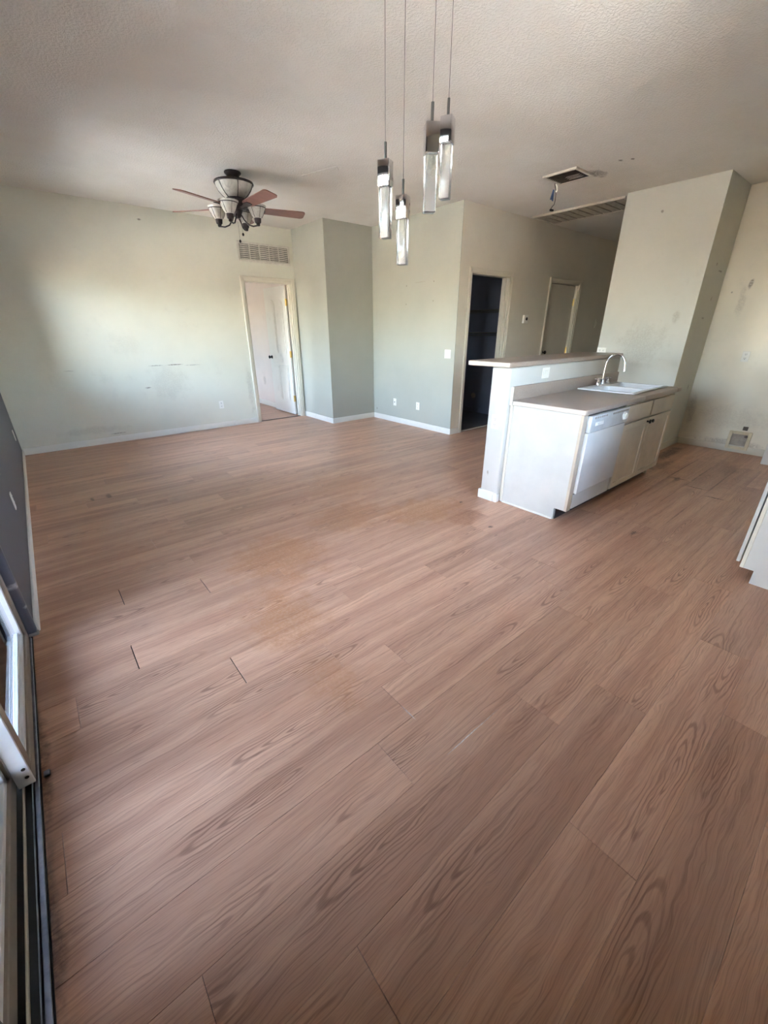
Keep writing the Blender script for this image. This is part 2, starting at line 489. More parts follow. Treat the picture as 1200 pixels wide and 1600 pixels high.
# ------------------------------------------------------------------ mesh helpers
class MB:
    def __init__(self):
        self.v, self.f = [], []

    def add(self, vs, fs):
        o = len(self.v)
        self.v += [tuple(p) for p in vs]
        self.f += [tuple(i + o for i in f) for f in fs]
        return self

    def box(self, x0, x1, y0, y1, z0, z1, bev=0.0, seg=2):
        x0, x1 = min(x0, x1), max(x0, x1)
        y0, y1 = min(y0, y1), max(y0, y1)
        z0, z1 = min(z0, z1), max(z0, z1)
        if bev <= 0:
            vs = [(x, y, z) for z in (z0, z1) for y in (y0, y1) for x in (x0, x1)]
            fs = [(0, 2, 3, 1), (4, 5, 7, 6), (0, 1, 5, 4), (2, 6, 7, 3), (0, 4, 6, 2), (1, 3, 7, 5)]
            return self.add(vs, fs)
        bm = bmesh.new()
        bmesh.ops.create_cube(bm, size=1.0)
        for v in bm.verts:
            v.co = Vector(((x0 + x1) / 2 + v.co.x * (x1 - x0), (y0 + y1) / 2 + v.co.y * (y1 - y0), (z0 + z1) / 2 + v.co.z * (z1 - z0)))
        bmesh.ops.bevel(bm, geom=list(bm.edges), offset=min(bev, 0.45 * min(x1 - x0, y1 - y0, z1 - z0)), segments=seg, affect='EDGES', profile=0.5)
        return self.from_bm(bm)

    def from_bm(self, bm):
        bm.verts.index_update()
        self.add([v.co[:] for v in bm.verts], [[v.index for v in f.verts] for f in bm.faces])
        bm.free()
        return self

    def ring(self, c, a, b, r, seg):
        return [tuple(c + (a * math.cos(2 * math.pi * i / seg) + b * math.sin(2 * math.pi * i / seg)) * r) for i in range(seg)]

    def tube(self, pts, r, seg=8, caps=True):
        pts = [Vector(p) for p in pts]
        rs = r if isinstance(r, (list, tuple)) else [r] * len(pts)
        o = len(self.v)
        prev = None
        for i, p in enumerate(pts):
            d = (pts[min(i + 1, len(pts) - 1)] - pts[max(i - 1, 0)]).normalized()
            if prev is None:
                a = d.orthogonal().normalized()
            else:
                a = (prev - d * prev.dot(d)).normalized()
            prev = a
            b = d.cross(a)
            self.v += self.ring(p, a, b, rs[i], seg)
        for i in range(len(pts) - 1):
            for k in range(seg):
                q = (k + 1) % seg
                self.f.append((o + i * seg + k, o + i * seg + q, o + (i + 1) * seg + q, o + (i + 1) * seg + k))
        if caps:
            self.f.append(tuple(o + k for k in reversed(range(seg))))
            self.f.append(tuple(o + (len(pts) - 1) * seg + k for k in range(seg)))
        return self

    def lathe(self, c, prof, seg=24, axis='z', closed=False):
        o = len(self.v)
        for r, h in prof:
            for k in range(seg):
                t = 2 * math.pi * k / seg
                a, b = r * math.cos(t), r * math.sin(t)
                if axis == 'z':
                    self.v.append((c[0] + a, c[1] + b, c[2] + h))
                elif axis == 'x':
                    self.v.append((c[0] + h, c[1] + a, c[2] + b))
                else:
                    self.v.append((c[0] + b, c[1] + h, c[2] + a))
        n = len(prof)
        for i in range(n if closed else n - 1):
            j = (i + 1) % n
            for k in range(seg):
                q = (k + 1) % seg
                self.f.append((o + i * seg + k, o + i * seg + q, o + j * seg + q, o + j * seg + k))
        if not closed:
            self.f.append(tuple(o + k for k in reversed(range(seg))))
            self.f.append(tuple(o + (n - 1) * seg + k for k in range(seg)))
        return self

    def prism(self, poly, axis, a0, a1):
        n = len(poly)

        def P(u, v, a):
            return {'x': (a, u, v), 'y': (u, a, v), 'z': (u, v, a)}[axis]
        vs = [P(u, v, a0) for u, v in poly] + [P(u, v, a1) for u, v in poly]
        fs = [tuple(range(n)), tuple(reversed(range(n, 2 * n)))]
        for i in range(n):
            j = (i + 1) % n
            fs.append((i, i + n, j + n, j))
        return self.add(vs, fs)

    def rot(self, start, M4):
        for i in range(start, len(self.v)):
            self.v[i] = tuple(M4 @ Vector(self.v[i]))
        return self


ORIGIN = {}


def mesh_from(name, vs, fs):
    me = bpy.data.meshes.new(name)
    me.from_pydata(vs, [], fs)
    bm = bmesh.new()
    bm.from_mesh(me)
    bmesh.ops.recalc_face_normals(bm, faces=bm.faces)
    bm.to_mesh(me)
    bm.free()
    me.polygons.foreach_set('use_smooth', [True] * len(me.polygons))
    me.set_sharp_from_angle(angle=math.radians(32))
    return me


def part(name, mb, mat, parent=None):
    """link a builder's geometry as one mesh object; coordinates given in world space"""
    if parent is None:
        xs, ys, zs = zip(*mb.v)
        o0 = Vector(((min(xs) + max(xs)) / 2, (min(ys) + max(ys)) / 2, min(zs)))
    else:
        o0 = ORIGIN[parent.name]
    me = mesh_from(name, [tuple(Vector(p) - o0) for p in mb.v], mb.f)
    me.materials.append(mat)
    ob = bpy.data.objects.new(name, me)
    COL.objects.link(ob)
    if parent is None:
        ob.location = o0
    else:
        ob.parent = parent
    ORIGIN[ob.name] = o0
    return ob


def tag(o, label=None, cat=None, group=None, kind=None):
    if label:
        o['label'] = label
    if cat:
        o['category'] = cat
    if group:
        o['group'] = group
    if kind:
        o['kind'] = kind
    return o


def thing(name, loc, label, cat, group=None, kind=None):
    o = bpy.data.objects.new(name, None)
    o.empty_display_size = 0.05
    COL.objects.link(o)
    o.location = loc
    ORIGIN[o.name] = Vector(loc)
    return tag(o, label, cat, group, kind)


def struct(name, mb, mat, label=None):
    return tag(part(name, mb, mat), label, None, None, 'structure')


def wall_y(y0, y1, x0, x1, openings, z0=0.0, z1=H, mb=None):
    """wall slab lying between y0 and y1, running in x, openings = (a, b, zlow, zhigh)"""
    mb = mb or MB()
    xs = x0
    for a, b, zl, zh in sorted(openings):
        if a > xs:
            mb.box(xs, a, y0, y1, z0, z1)
        if zl > z0:
            mb.box(a, b, y0, y1, z0, zl)
        if zh < z1:
            mb.box(a, b, y0, y1, zh, z1)
        xs = b
    if x1 > xs:
        mb.box(xs, x1, y0, y1, z0, z1)
    return mb


def wall_x(x0, x1, y0, y1, openings, z0=0.0, z1=H, mb=None):
    mb = mb or MB()
    ys = y0
    for a, b, zl, zh in sorted(openings):
        if a > ys:
            mb.box(x0, x1, ys, a, z0, z1)
        if zl > z0:
            mb.box(x0, x1, a, b, z0, zl)
        if zh < z1:
            mb.box(x0, x1, a, b, zh, z1)
        ys = b
    if y1 > ys:
        mb.box(x0, x1, ys, y1, z0, z1)
    return mb


# ------------------------------------------------------------------ the room shell
D1A, D1B, DH = 2.862, 3.652, 2.13          # bedroom doorway in the far wall
PAN0, PAN1 = 4.845, 5.705                  # closet doorway
Q0, Q1 = 6.82, 7.72                        # hall door
XO = XL - 0.16                             # outer face of the left wall

struct('wall_left', wall_x(XO, XL, YN - T, YBK, [(SL0, SL1, 0.0, SLH), (WN0, WN1, WNZ0, WNZ1), (BW0, BW1, 0.9, 2.15)]), M_dark,
       'charcoal painted wall beside the sliding patio door')
struct('wall_far', wall_y(YF, YF + T, XL, XB, [(D1A, D1B, 0.0, DH)]), M_far, 'long cream wall with bedroom doorway')
struct('wall_alcove', MB().box(XB, X3 + T, YB2, YF + T, 0, H), M_alc, 'projecting grey wall block beside bedroom door')
struct('wall_living_right', MB().box(X3, X3 + T, YP + T, YB2, 0, H).box(X3, X3 + 0.008, YP, YP + T, 0, H), M_grey, 'pale grey wall with switch and two outlets')
struct('wall_hall', wall_y(YP, YP + T, X3 + 0.008, XE, [(PAN0, PAN1, 0, DH), (Q0, Q1, 0, DH)]), M_hall,
       'beige hallway wall with dark closet opening and closed door')
struct('wall_column', MB().box(XC, XK + T, YC0, YC1, 0, H).box(XK + T, XE, YC1 - T, YC1, 0, H), M_col,
       'broad off white wall column behind the island')
struct('wall_kitchen', MB().box(XK, XK + T, 0.69, YC0, 0, H).box(6.27, XK + T, YN, 0.69, 0, H), M_kit,
       'cream kitchen wall with vent box and outlet')
struct('wall_near', wall_y(YN - T, YN, XL, XK + T, [(NX0, NX1, NZ0, NZ1)]), M_far, 'cream wall behind the camera')
struct('wall_hall_end', MB().box(XE, XE + T, YC1 - T, YP + T, 0, H), M_hall, 'far end wall of the hallway')
struct('wall_closet', MB().box(6.35, 6.45, YP + T, 6.60, 0, H).box(X3 + T, 6.35, 6.50, 6.60, 0, H)
       .box(X3 + T, X3 + T + 0.012, YP + T + 0.012, 6.50, 0, H).box(X3 + T, PAN0 - 0.03, YP + T, YP + T + 0.012, 0, H)
       .box(PAN1 + 0.03, 6.35, YP + T, YP + T + 0.012, 0, H), M_closet, 'dark blue grey walls inside the closet')
struct('wall_hall_closet', MB().box(6.45, 8.2, 5.0, 5.1, 0, H).box(8.1, 8.2, YP + T, 5.0, 0, H).box(6.45, 8.1, YP + T, 5.0, -0.03, -0.002), M_hall, 'walls of the closet behind the hallway door')
struct('wall_bedroom', MB().box(3.70, 3.82, YF + T, YBK, 0, H).box(XL, 3.82, YBK, YBK + T, 0, H), M_bed, 'off white walls of the bedroom beyond the door')
ceil = struct('ceiling', MB().box(XO - 0.25, XE + T, YN - T, YBK + T, H, H + 0.2), M_ceil, 'textured off white ceiling')
part('patch', MB().prism([(2.66, 4.50), (2.72, 4.28), (2.79, 4.06), (2.87, 4.15), (2.80, 4.36), (2.71, 4.53)], 'z', H - 0.004, H + 0.01), M_ceil, ceil)

# ------------------------------------------------------------------ floor of single planks
floor = struct('floor', MB().box(XL, XE, YN, YP, -0.03, -0.009).box(XL, X3, YP, YF, -0.03, -0.009).box(2.0, 3.70, YF, YBK, -0.03, -0.009), M_sub,
               'reddish brown wood laminate plank floor')
JOINTS = {0: 0.65, 1: 0.832, 2: -0.297, 3: 0.775, 4: 0.387, 5: 1.10, 6: 0.037, 7: 0.92, 8: 0.495, 9: 0.077, -1: 1.25, -2: 0.26, -3: 0.95, -4: 0.50, -5: 0.1, -6: 0.7}
WIDE = {(0, 3), (1, 3), (2, 4), (4, 0), (6, 0), (9, 0), (8, 0)}     # end joints that have opened up
plank_cache = {}


def plank_mesh(L, W):
    key = (round(L, 4), round(W, 4))
    if key not in plank_cache:
        c, t = 0.0008, 0.008
        vs = [(0, 0, -t), (L, 0, -t), (L, W, -t), (0, W, -t), (0, 0, -c), (L, 0, -c), (L, W, -c), (0, W, -c),
              (c, c, 0), (L - c, c, 0), (L - c, W - c, 0), (c, W - c, 0)]
        fs = [(0, 3, 2, 1), (0, 1, 5, 4), (1, 2, 6, 5), (2, 3, 7, 6), (3, 0, 4, 7), (4, 5, 9, 8), (5, 6, 10, 9), (6, 7, 11, 10), (7, 4, 8, 11), (8, 9, 10, 11)]
        me = bpy.data.meshes.new('plank')
        me.from_pydata(vs, [], fs)
        me.materials.append(M_wood)
        plank_cache[key] = me
    return plank_cache[key]


FO = ORIGIN['floor']


def lay(xa, xb, ya, yb, joints):
    xs = xa
    for jx, wide in joints + [(xb, False)]:
        if jx <= xs + 0.02:
            continue
        e = min(jx, xb)
        gap = 0.004 if wide else random.choice((0.0005, 0.0007, 0.0012))
        L = e - xs - gap
        if L > 0.015:
            ob = bpy.data.objects.new('plank', plank_mesh(L, yb - ya - 0.0004))
            COL.objects.link(ob)
            ob.parent = floor
            ob.location = Vector((xs, ya, random.uniform(-0.0005, 0.0))) - FO
        xs = e
        if e >= xb:
            break


rr = random.Random(3)
k0 = math.floor((YN - ROW0) / PW)
k1 = math.ceil((YF - ROW0) / PW)
for k in range(k0, k1):
    ya, yb = ROW0 + k * PW, ROW0 + (k + 1) * PW
    ya, yb = max(ya, YN), min(yb, YF)
    if yb - ya < 0.01:
        continue
    j0 = JOINTS.get(k, rr.uniform(-0.3, 1.0))
    n0 = math.ceil((XL - j0) / PL)
    js = [(j0 + n * PL, (k, n) in WIDE) for n in range(n0, n0 + 12)]
    if ya >= YP:
        xr = X3 if yb <= YB2 + 0.15 else XB
        if ya < YB2 < yb:
            xr = X3
    elif yb <= YC0 + 0.02:
        xr = XK if ya >= 0.6 else 6.27
    elif ya < YC1:
        xr = XC
    else:
        xr = XE
    xl = XL - 0.02 if (SL0 < ya and yb < SL1) else XL
    lay(xl, xr, ya, yb, js)
    if ya < YC0 < yb:
        lay(XC, XK, ya, YC0, [j for j in js if j[0] > XC + 0.05])
# bedroom floor just past the doorway
for k in range(k1, k1 + 12):
    ya, yb = max(ROW0 + k * PW, YF + 0.06), ROW0 + (k + 1) * PW
    if yb - ya > 0.02:
        lay(2.2, 3.70, ya, yb, [(rr.uniform(2.5, 3.5), False)])
lay(D1A, D1B, YF, YF + 0.055, [])
struct('trim_1', MB().box(D1A, D1B, YF + 0.02, YF + 0.065, 0, 0.006, 0.002), M_bronze, 'dark threshold strip under the bedroom doorway')
struct('floor_closet', MB().box(X3 + T + 0.012, 6.35, YP + T + 0.012, 6.50, -0.03, 0.0).box(PAN0, PAN1, YP, YP + T + 0.012, -0.03, 0.001), M_tile, 'grey closet floor')
struct('trim_2', MB().box(PAN0, PAN1, YP + 0.02, YP + 0.06, 0.0, 0.007, 0.002), M_trimd, 'pale threshold strip under the closet doorway')

# outside
struct('ground', MB().box(-40, XO, -30, 40, -0.3, -0.06).box(XO, 30, -30, YN - T, -0.3, -0.06), M_conc, 'pale concrete patio outside')
struct('wall_fence', MB().box(-9.2, -9.0, -30, 40, -0.1, 1.8), M_block, 'tan block fence beyond the patio')


# ------------------------------------------------------------------ baseboards and casings
def baseboard(name, segs, mat=None, h=0.085, t=0.014, label=None):
    mb = MB()
    for ax, c, a, b, s in segs:              # ax: wall plane axis, c plane, a..b run, s side it stands on
        if ax == 'y':
            mb.box(a, b, c, c + s * t, 0, h, 0.004, 2)
        else:
            mb.box(c, c + s * t, a, b, 0, h, 0.004, 2)
    return struct(name, mb, mat or M_trim, label)


baseboard('baseboard_far', [('y', YF, XL + 0.014, D1A - 0.06, -1)], label='white baseboard along the cream wall')
baseboard('baseboard_left', [('x', XL, SL1 + 0.02, YF, 1)], h=0.07, label='white baseboard along the charcoal wall')
baseboard('baseboard_alcove', [('x', XB, YB2 - 0.014, YF, -1), ('y', YB2, XB, X3, -1)], label='white baseboard around the grey wall block')
baseboard('baseboard_living_right', [('x', X3, YP - 0.014, YB2 - 0.014, -1), ('y', YP, X3, PAN0 - 0.055, -1)], label='white baseboard along the pale grey wall')
baseboard('baseboard_hall', [('y', YP, PAN1 + 0.055, Q0 - 0.055, -1), ('y', YP, Q1 + 0.055, XE, -1)], M_trimd, label='baseboard along the hallway wall')
baseboard('baseboard_column', [('x', XC, YC0 - 0.014, YC1, -1), ('y', YC0, XC, XK, -1)], M_trimd, label='cream baseboard around the wall column')
baseboard('baseboard_kitchen', [('x', XK, 0.69, YC0 - 0.014, -1)], M_trimd, label='cream baseboard under the kitchen vent box')
baseboard('baseboard_closet', [('x', 6.35, YP + T + 0.02, 6.50, -1), ('y', 6.50, X3 + T + 0.02, 6.33, -1)], M_closet, label='dark baseboard inside the closet')
baseboard('baseboard_bedroom', [('x', 3.70, 7.0, YBK, -1)], M_trim, h=0.1, label='white baseboard in the bedroom')
struct('trim_3', MB().box(6.235, 6.27, 0.60, 0.715, 0, 2.1, 0.005), M_trim, 'white corner casing at the kitchen wall end')


def casing(parent, x0, x1, zt, y, s, w, mat, t=0.018):
    """flat casing with a stepped edge round an opening in a wall running in x"""
    for nm, bx in (('casing_side', (x0 - w, x0, 0, zt + w)), ('casing_side', (x1, x1 + w, 0, zt + w)), ('casing_head', (x0, x1, zt, zt + w))):
        mb = MB()
        mb.box(bx[0], bx[1], y, y + s * t, bx[2], bx[3], 0.004, 2)
        if nm == 'casing_head':
            mb.box(bx[0] - w * 0.4, bx[1] + w * 0.4, y + s * t, y + s * (t + 0.006), zt + w * 0.6, zt + w * 0.95, 0.002, 1)
        else:
            o = bx[0] + w * 0.05 if bx[0] < x0 else bx[0] + w * 0.6
            mb.box(o, o + w * 0.35, y + s * t, y + s * (t + 0.006), 0, zt + w * 0.95, 0.002, 1)
        part(nm, mb, mat, parent)


def jamb(parent, x0, x1, zt, ya, yb, mat, t=0.016, stop=True):
    part('jamb', MB().box(x0, x0 + t, ya, yb, 0, zt), mat, parent)
    part('jamb', MB().box(x1 - t, x1, ya, yb, 0, zt), mat, parent)
    part('jamb_head', MB().box(x0 + t, x1 - t, ya, yb, zt - t, zt), mat, parent)
    if stop:
        ym = (ya + yb) / 2
        part('door_stop', MB().box(x0 + t, x0 + t + 0.011, ym - 0.02, ym + 0.015, 0, zt - t).box(x1 - t - 0.011, x1 - t, ym - 0.02, ym + 0.015, 0, zt - t), mat, parent)


def arch_poly(a0, a1, z0, z1, rise):
    pts = [(a0, z0), (a1, z0)]
    for i in range(9):
        t = i / 8
        pts.append((a1 + (a0 - a1) * t, z1 - rise + rise * math.sin(math.pi * t)))
    return pts


# bedroom door, open at a right angle into the bedroom
d1 = thing('door_1', ((D1A + D1B) / 2, YF, 0), 'white panel door standing open into the bedroom', None, None, 'structure')
casing(d1, D1A, D1B, DH, YF, -1, 0.058, M_trimd)
jamb(d1, D1A, D1B, DH, YF, YF + T, M_trimd)
LX0, LX1, LY0, LY1 = 3.602, 3.637, YF + T + 0.03, YF + T + 0.82
leaf = part('door_leaf', MB().box(LX0, LX1, LY0, LY1, 0.012, DH - 0.02, 0.002, 1), M_trim, d1)
for (a0, a1) in ((LY0 + 0.11, LY0 + 0.365), (LY0 + 0.425, LY0 + 0.68)):
    for z0, z1, rise in ((1.06, 1.93, 0.07), (0.24, 0.86, 0.0)):
        if rise:
            mb = MB().prism(arch_poly(a0, a1, z0, z1, rise), 'x', LX0 - 0.007, LX0 + 0.002)
            mb.prism(arch_poly(a0 + 0.03, a1 - 0.03, z0 + 0.03, z1 - 0.03, rise), 'x', LX0 - 0.013, LX0 - 0.006)
        else:
            mb = MB().box(LX0 - 0.007, LX0 + 0.002, a0, a1, z0, z1, 0.003, 1).box(LX0 - 0.013, LX0 - 0.006, a0 + 0.03, a1 - 0.03, z0 + 0.03, z1 - 0.03, 0.003, 1)
        part('raised_panel', mb, M_trim, leaf)
part('knob', MB().lathe((LX0, LY1 - 0.07, 0.98), [(0.03, 0.0), (0.03, -0.006), (0.012, -0.01), (0.012, -0.03), (0.026, -0.042), (0.028, -0.055), (0.016, -0.064)], 16, 'x'), M_black, leaf)
for z in (0.30, 1.05, 1.86):
    part('hinge', MB().box(LX0 - 0.004, LX0 + 0.02, LY0 - 0.032, LY0 + 0.004, z - 0.05, z + 0.05).tube([(LX0 - 0.004, LY0 - 0.014, z - 0.055), (LX0 - 0.004, LY0 - 0.014, z + 0.055)], 0.008, 8), M_brass, leaf)

# closet opening (no door in it)
t4 = thing('trim_4', ((PAN0 + PAN1) / 2, YP, 0), 'cream casing round the dark closet opening', None, None, 'structure')
casing(t4, PAN0, PAN1, DH, YP, -1, 0.055, M_trimd)
jamb(t4, PAN0, PAN1, DH, YP, YP + T, M_trimd)

# hall door, closed
d3 = thing('door_3', ((Q0 + Q1) / 2, YP, 0), 'closed plain beige door in the hallway wall', None, None, 'structure')
casing(d3, Q0, Q1, DH, YP, -1, 0.058, M_trimd)
jamb(d3, Q0, Q1, DH, YP, YP + T, M_trimd, stop=False)
leaf3 = part('door_leaf', MB().box(Q0 + 0.02, Q1 - 0.02, YP + 0.045, YP + 0.08, 0.012, DH - 0.02, 0.003, 1), M_hall, d3)
part('knob', MB().lathe((Q0 + 0.085, YP + 0.045, 1.07), [(0.032, 0.0), (0.032, -0.008), (0.013, -0.012), (0.013, -0.04), (0.028, -0.052), (0.03, -0.066), (0.018, -0.078)], 16, 'y'), M_black, leaf3)
for z in (0.30, 1.08, 1.86):
    part('hinge', MB().box(Q1 - 0.045, Q1 - 0.012, YP + 0.036, YP + 0.046, z - 0.05, z + 0.05).tube([(Q1 - 0.02, YP + 0.034, z - 0.055), (Q1 - 0.02, YP + 0.034, z + 0.055)], 0.008, 8), M_brass, leaf3)

# ------------------------------------------------------------------ sliding patio door
d2 = thing('door_2', (XL - 0.1, (SL0 + SL1) / 2, 0), 'white framed sliding glass patio door beside the charcoal wall', None, None, 'structure')
FX0, FX1 = XO - 0.02, XL - 0.040
part('frame_jamb', MB().box(FX0, FX1, SL1 - 0.030, SL1, 0, SLH, 0.003, 1), M_vinyl2, d2)
part('frame_jamb', MB().box(FX0, FX1, SL0, SL0 + 0.030, 0, SLH, 0.003, 1), M_vinyl2, d2)
part('frame_head', MB().box(FX0, FX1, SL0, SL1, SLH - 0.04, SLH, 0.003, 1), M_vinyl, d2)
sill = part('sill_track', MB().box(FX0 - 0.02, XL - 0.021, SL0, SL1, -0.06, 0.002), M_groove, d2)
for rx0, rx1, rz, mt in ((-0.356, -0.343, 0.010, M_alu), (-0.3635, -0.3605, 0.014, M_alu), (-0.388, -0.383, 0.016, M_trimd), (-0.425, -0.421, 0.016, M_alu)):
    part('rail', MB().box(rx0, rx1, SL0 + 0.03, SL1 - 0.03, 0.0, rz, 0.0015, 1), mt, sill)


def slide_panel(x0, x1, y0, y1, inner):
    """one glazed panel: bottom rail with its top rail, stiles, bead and pane"""
    z0, z1 = 0.014, SLH - 0.03
    sw, rh = 0.055, 0.055
    xm = (x0 + x1) / 2
    b = part('bottom_rail', MB().box(x0, x1, y0, y1, z0, z0 + rh, 0.003, 1), M_vinyl2, d2)
    part('top_rail', MB().box(x0, x1, y0, y1, z1 - 0.07, z1, 0.003, 1), M_vinyl, b)
    part('stile', MB().box(x0, x1, y0 + 0.002, y0 + sw, z0 + rh, z1 - 0.07, 0.003, 1), M_vinyl2, b)
    part('stile', MB().box(x0, x1, y1 - sw, y1, z0 + rh, z1 - 0.07, 0.003, 1), M_vinyl2, b)
    part('end_cap', MB().box(x0, x1, y0 - 0.004, y0 + 0.003, z0, z1, 0.002, 1), M_vinyl, b)
    bd = MB().box(x0 + 0.004, x1 - 0.009, y0 + sw, y1 - sw, z0 + rh, z0 + rh + 0.022, 0.002, 1)
    bd.box(x0 + 0.004, x1 - 0.009, y1 - sw - 0.024, y1 - sw, z0 + rh, z1 - 0.07, 0.002, 1).box(x0 + 0.004, x1 - 0.009, y0 + sw, y0 + sw + 0.024, z0 + rh, z1 - 0.07, 0.002, 1)
    bd.box(x0 + 0.010, x1 - 0.020, y0 + sw, y1 - sw, z0 + rh + 0.02, z0 + rh + 0.036, 0.002, 1)
    part('glazing_bead', bd, M_vinyl, b)
    part('glass_pane', MB().box(xm - 0.012, xm - 0.006, y0 + sw - 0.01, y1 - sw + 0.01, z0 + rh - 0.01, z1 - 0.06), M_glass2, b)
    if inner:
        for zz in (0.052, 0.090):
            part('screw_hole', MB().lathe((x1 - 0.014, y0 - 0.0042, zz), [(0.006, 0), (0.006, -0.0012)], 10, 'y'), M_slot, b)
    return b


slide_panel(-0.396, -0.350, 1.47, SL1 - 0.030, True)
slide_panel(-0.446, -0.402, SL0 + 0.030, 1.53, False)
# rounded painted end of the wall with its chipped corner
part('corner_bead', MB().box(XL - 0.041, XL + 0.003, SL1 - 0.010, SL1 + 0.030, 0.012, SLH, 0.014, 4), M_chip, d2)
part('bead_foot', MB().box(XL - 0.034, XL + 0.008, SL1 - 0.016, SL1 + 0.018, 0.0, 0.014, 0.003, 1), M_ventg, d2)
bit = part('loose_clip', MB().box(XL - 0.012, XL + 0.006, 1.475, 1.50, 0.0, 0.010, 0.003, 2), M_alu, d2)
# added unseen roof, cuts the skylight reaching the sliding door
struct('shade_roof', MB().box(XO - 2.6, XO, -2.0, 3.3, 2.66, 2.80).box(XO - 2.6, XO - 2.45, 3.1, 3.25, -0.06, 2.66).box(XO - 2.6, XO - 2.45, -1.9, -1.75, -0.06, 2.66), M_trimd, 'added unseen roof shading the sliding door')


def window(name, x, y0, y1, z0, z1, label):
    w = thing(name, (x, (y0 + y1) / 2, z0), label, None, None, 'structure')
    f = 0.05
    mb = MB().box(x - 0.04, x + 0.04, y0, y0 + f, z0, z1).box(x - 0.04, x + 0.04, y1 - f, y1, z0, z1)
    mb.box(x - 0.04, x + 0.04, y0 + f, y1 - f, z0, z0 + f).box(x - 0.04, x + 0.04, y0 + f, y1 - f, z1 - f, z1)
    part('window_frame', mb, M_vinyl, w)
    ym = (y0 + y1) / 2
    part('mullion', MB().box(x - 0.025, x + 0.025, ym - 0.03, ym + 0.03, z0 + f, z1 - f, 0.003, 1), M_vinyl, w)
    part('glass_pane', MB().box(x - 0.003, x + 0.003, y0 + f, ym - 0.03, z0 + f, z1 - f), M_glass, w)
    part('glass_pane', MB().box(x - 0.003, x + 0.003, ym + 0.03, y1 - f, z0 + f, z1 - f), M_glass, w)
    return w


window('window_1', XL - 0.1, WN0, WN1, WNZ0, WNZ1, 'white framed window in the charcoal wall')
window('window_2', XL - 0.1, BW0, BW1, 0.9, 2.15, 'white framed bedroom window')

nw = thing('fill_window', ((NX0 + NX1) / 2, YN - 0.06, NZ0), 'added white framed fill light window behind the camera', None, None, 'structure')  # unseen opening, added to brighten the kitchen fronts and hall wall
part('window_frame', MB().box(NX0, NX0 + 0.05, YN - 0.1, YN - 0.03, NZ0, NZ1).box(NX1 - 0.05, NX1, YN - 0.1, YN - 0.03, NZ0, NZ1)
     .box(NX0 + 0.05, NX1 - 0.05, YN - 0.1, YN - 0.03, NZ0, NZ0 + 0.05).box(NX0 + 0.05, NX1 - 0.05, YN - 0.1, YN - 0.03, NZ1 - 0.05, NZ1), M_vinyl, nw)
part('glass_pane', MB().box(NX0 + 0.05, NX1 - 0.05, YN - 0.068, YN - 0.062, NZ0 + 0.05, NZ1 - 0.05), M_glass, nw)

# ------------------------------------------------------------------ kitchen island
XW, YW0, YW1 = 2.954, 1.983, 2.164
XI, XIR = 3.011, 4.879
XBR = 4.999
ZB0, ZB1 = 1.154, 1.194
struct('wall_island', MB().box(XW, XBR - 0.02, YW0, YW1, 0, ZB0, 0.016, 4), M_half, 'white half wall carrying the raised bar')
struct('baseboard_island', MB().box(XW - 0.014, XW + 0.05, YW0 + 0.035, YW1 + 0.014, 0, 0.085, 0.004).box(XW - 0.016, XW + 0.035, YW0 - 0.010, YW0 + 0.035, 0, 0.083, 0.012, 3)
       .box(XW + 0.05, XBR - 0.02, YW1, YW1 + 0.014, 0, 0.085, 0.004), M_trim, 'chipped white baseboard round the half wall end')
bar = part('breakfast_counter', MB().box(2.925, XBR, 1.972, 2.395, ZB0, ZB1, 0.010, 3), M_lam)
part('lit_edge_band', MB().box(2.9225, 2.9265, 1.978, 2.390, ZB0 + 0.003, ZB1 - 0.003, 0.0015, 1), M_litband, bar)  # window-side end of the bar, its brightness painted as a paler strip
tag(bar, 'raised taupe laminate breakfast counter on the half wall', 'breakfast counter')

ZC0, ZC1 = 0.862, 0.90
YCT, YFR = 1.345, 1.372        # worktop front edge, cabinet face
SX0, SX1, SY0, SY1 = 4.05, 4.865, 1.44, 1.955
wt = thing('worktop', (3.0, 1.66, ZC0), 'taupe laminate island worktop with backsplash, around the sink', 'worktop')
mb = MB()
cut = 0.02
mb.box(2.995, SX0 + cut, YCT, YW0 - 0.001, ZC0, ZC1, 0.008, 3)
mb.box(SX1 - cut, 4.976, YCT, YW0 - 0.001, ZC0, ZC1, 0.008, 3)
mb.box(SX0 + cut - 0.012, SX1 - cut + 0.012, YCT, SY0 + cut, ZC0, ZC1, 0.008, 3)
mb.box(SX0 + cut - 0.012, SX1 - cut + 0.012, SY1 - cut, YW0 - 0.001, ZC0, ZC1, 0.008, 3)
part('slab', mb, M_lam, wt)
part('lit_edge_band', MB().box(2.9925, 2.9965, YCT + 0.006, YW0 - 0.026, ZC0 + 0.003, ZC1 - 0.003, 0.0015, 1), M_litband, wt)  # same painted brightness on the worktop end
part('backsplash', MB().box(2.995, 4.955, YW0 - 0.022, YW0 - 0.0012, ZC1 - 0.004, 1.008, 0.003, 2), M_lam, wt)
part('end_cap', MB().box(2.985, 2.996, YW0 - 0.024, YW0 - 0.0012, ZC0, 1.006, 0.002, 1), M_trimd, wt)

# sink
sk = thing('kitchen_sink', ((SX0 + SX1) / 2, (SY0 + SY1) / 2, ZC1), 'white double bowl drop-in sink in the island worktop', 'sink')


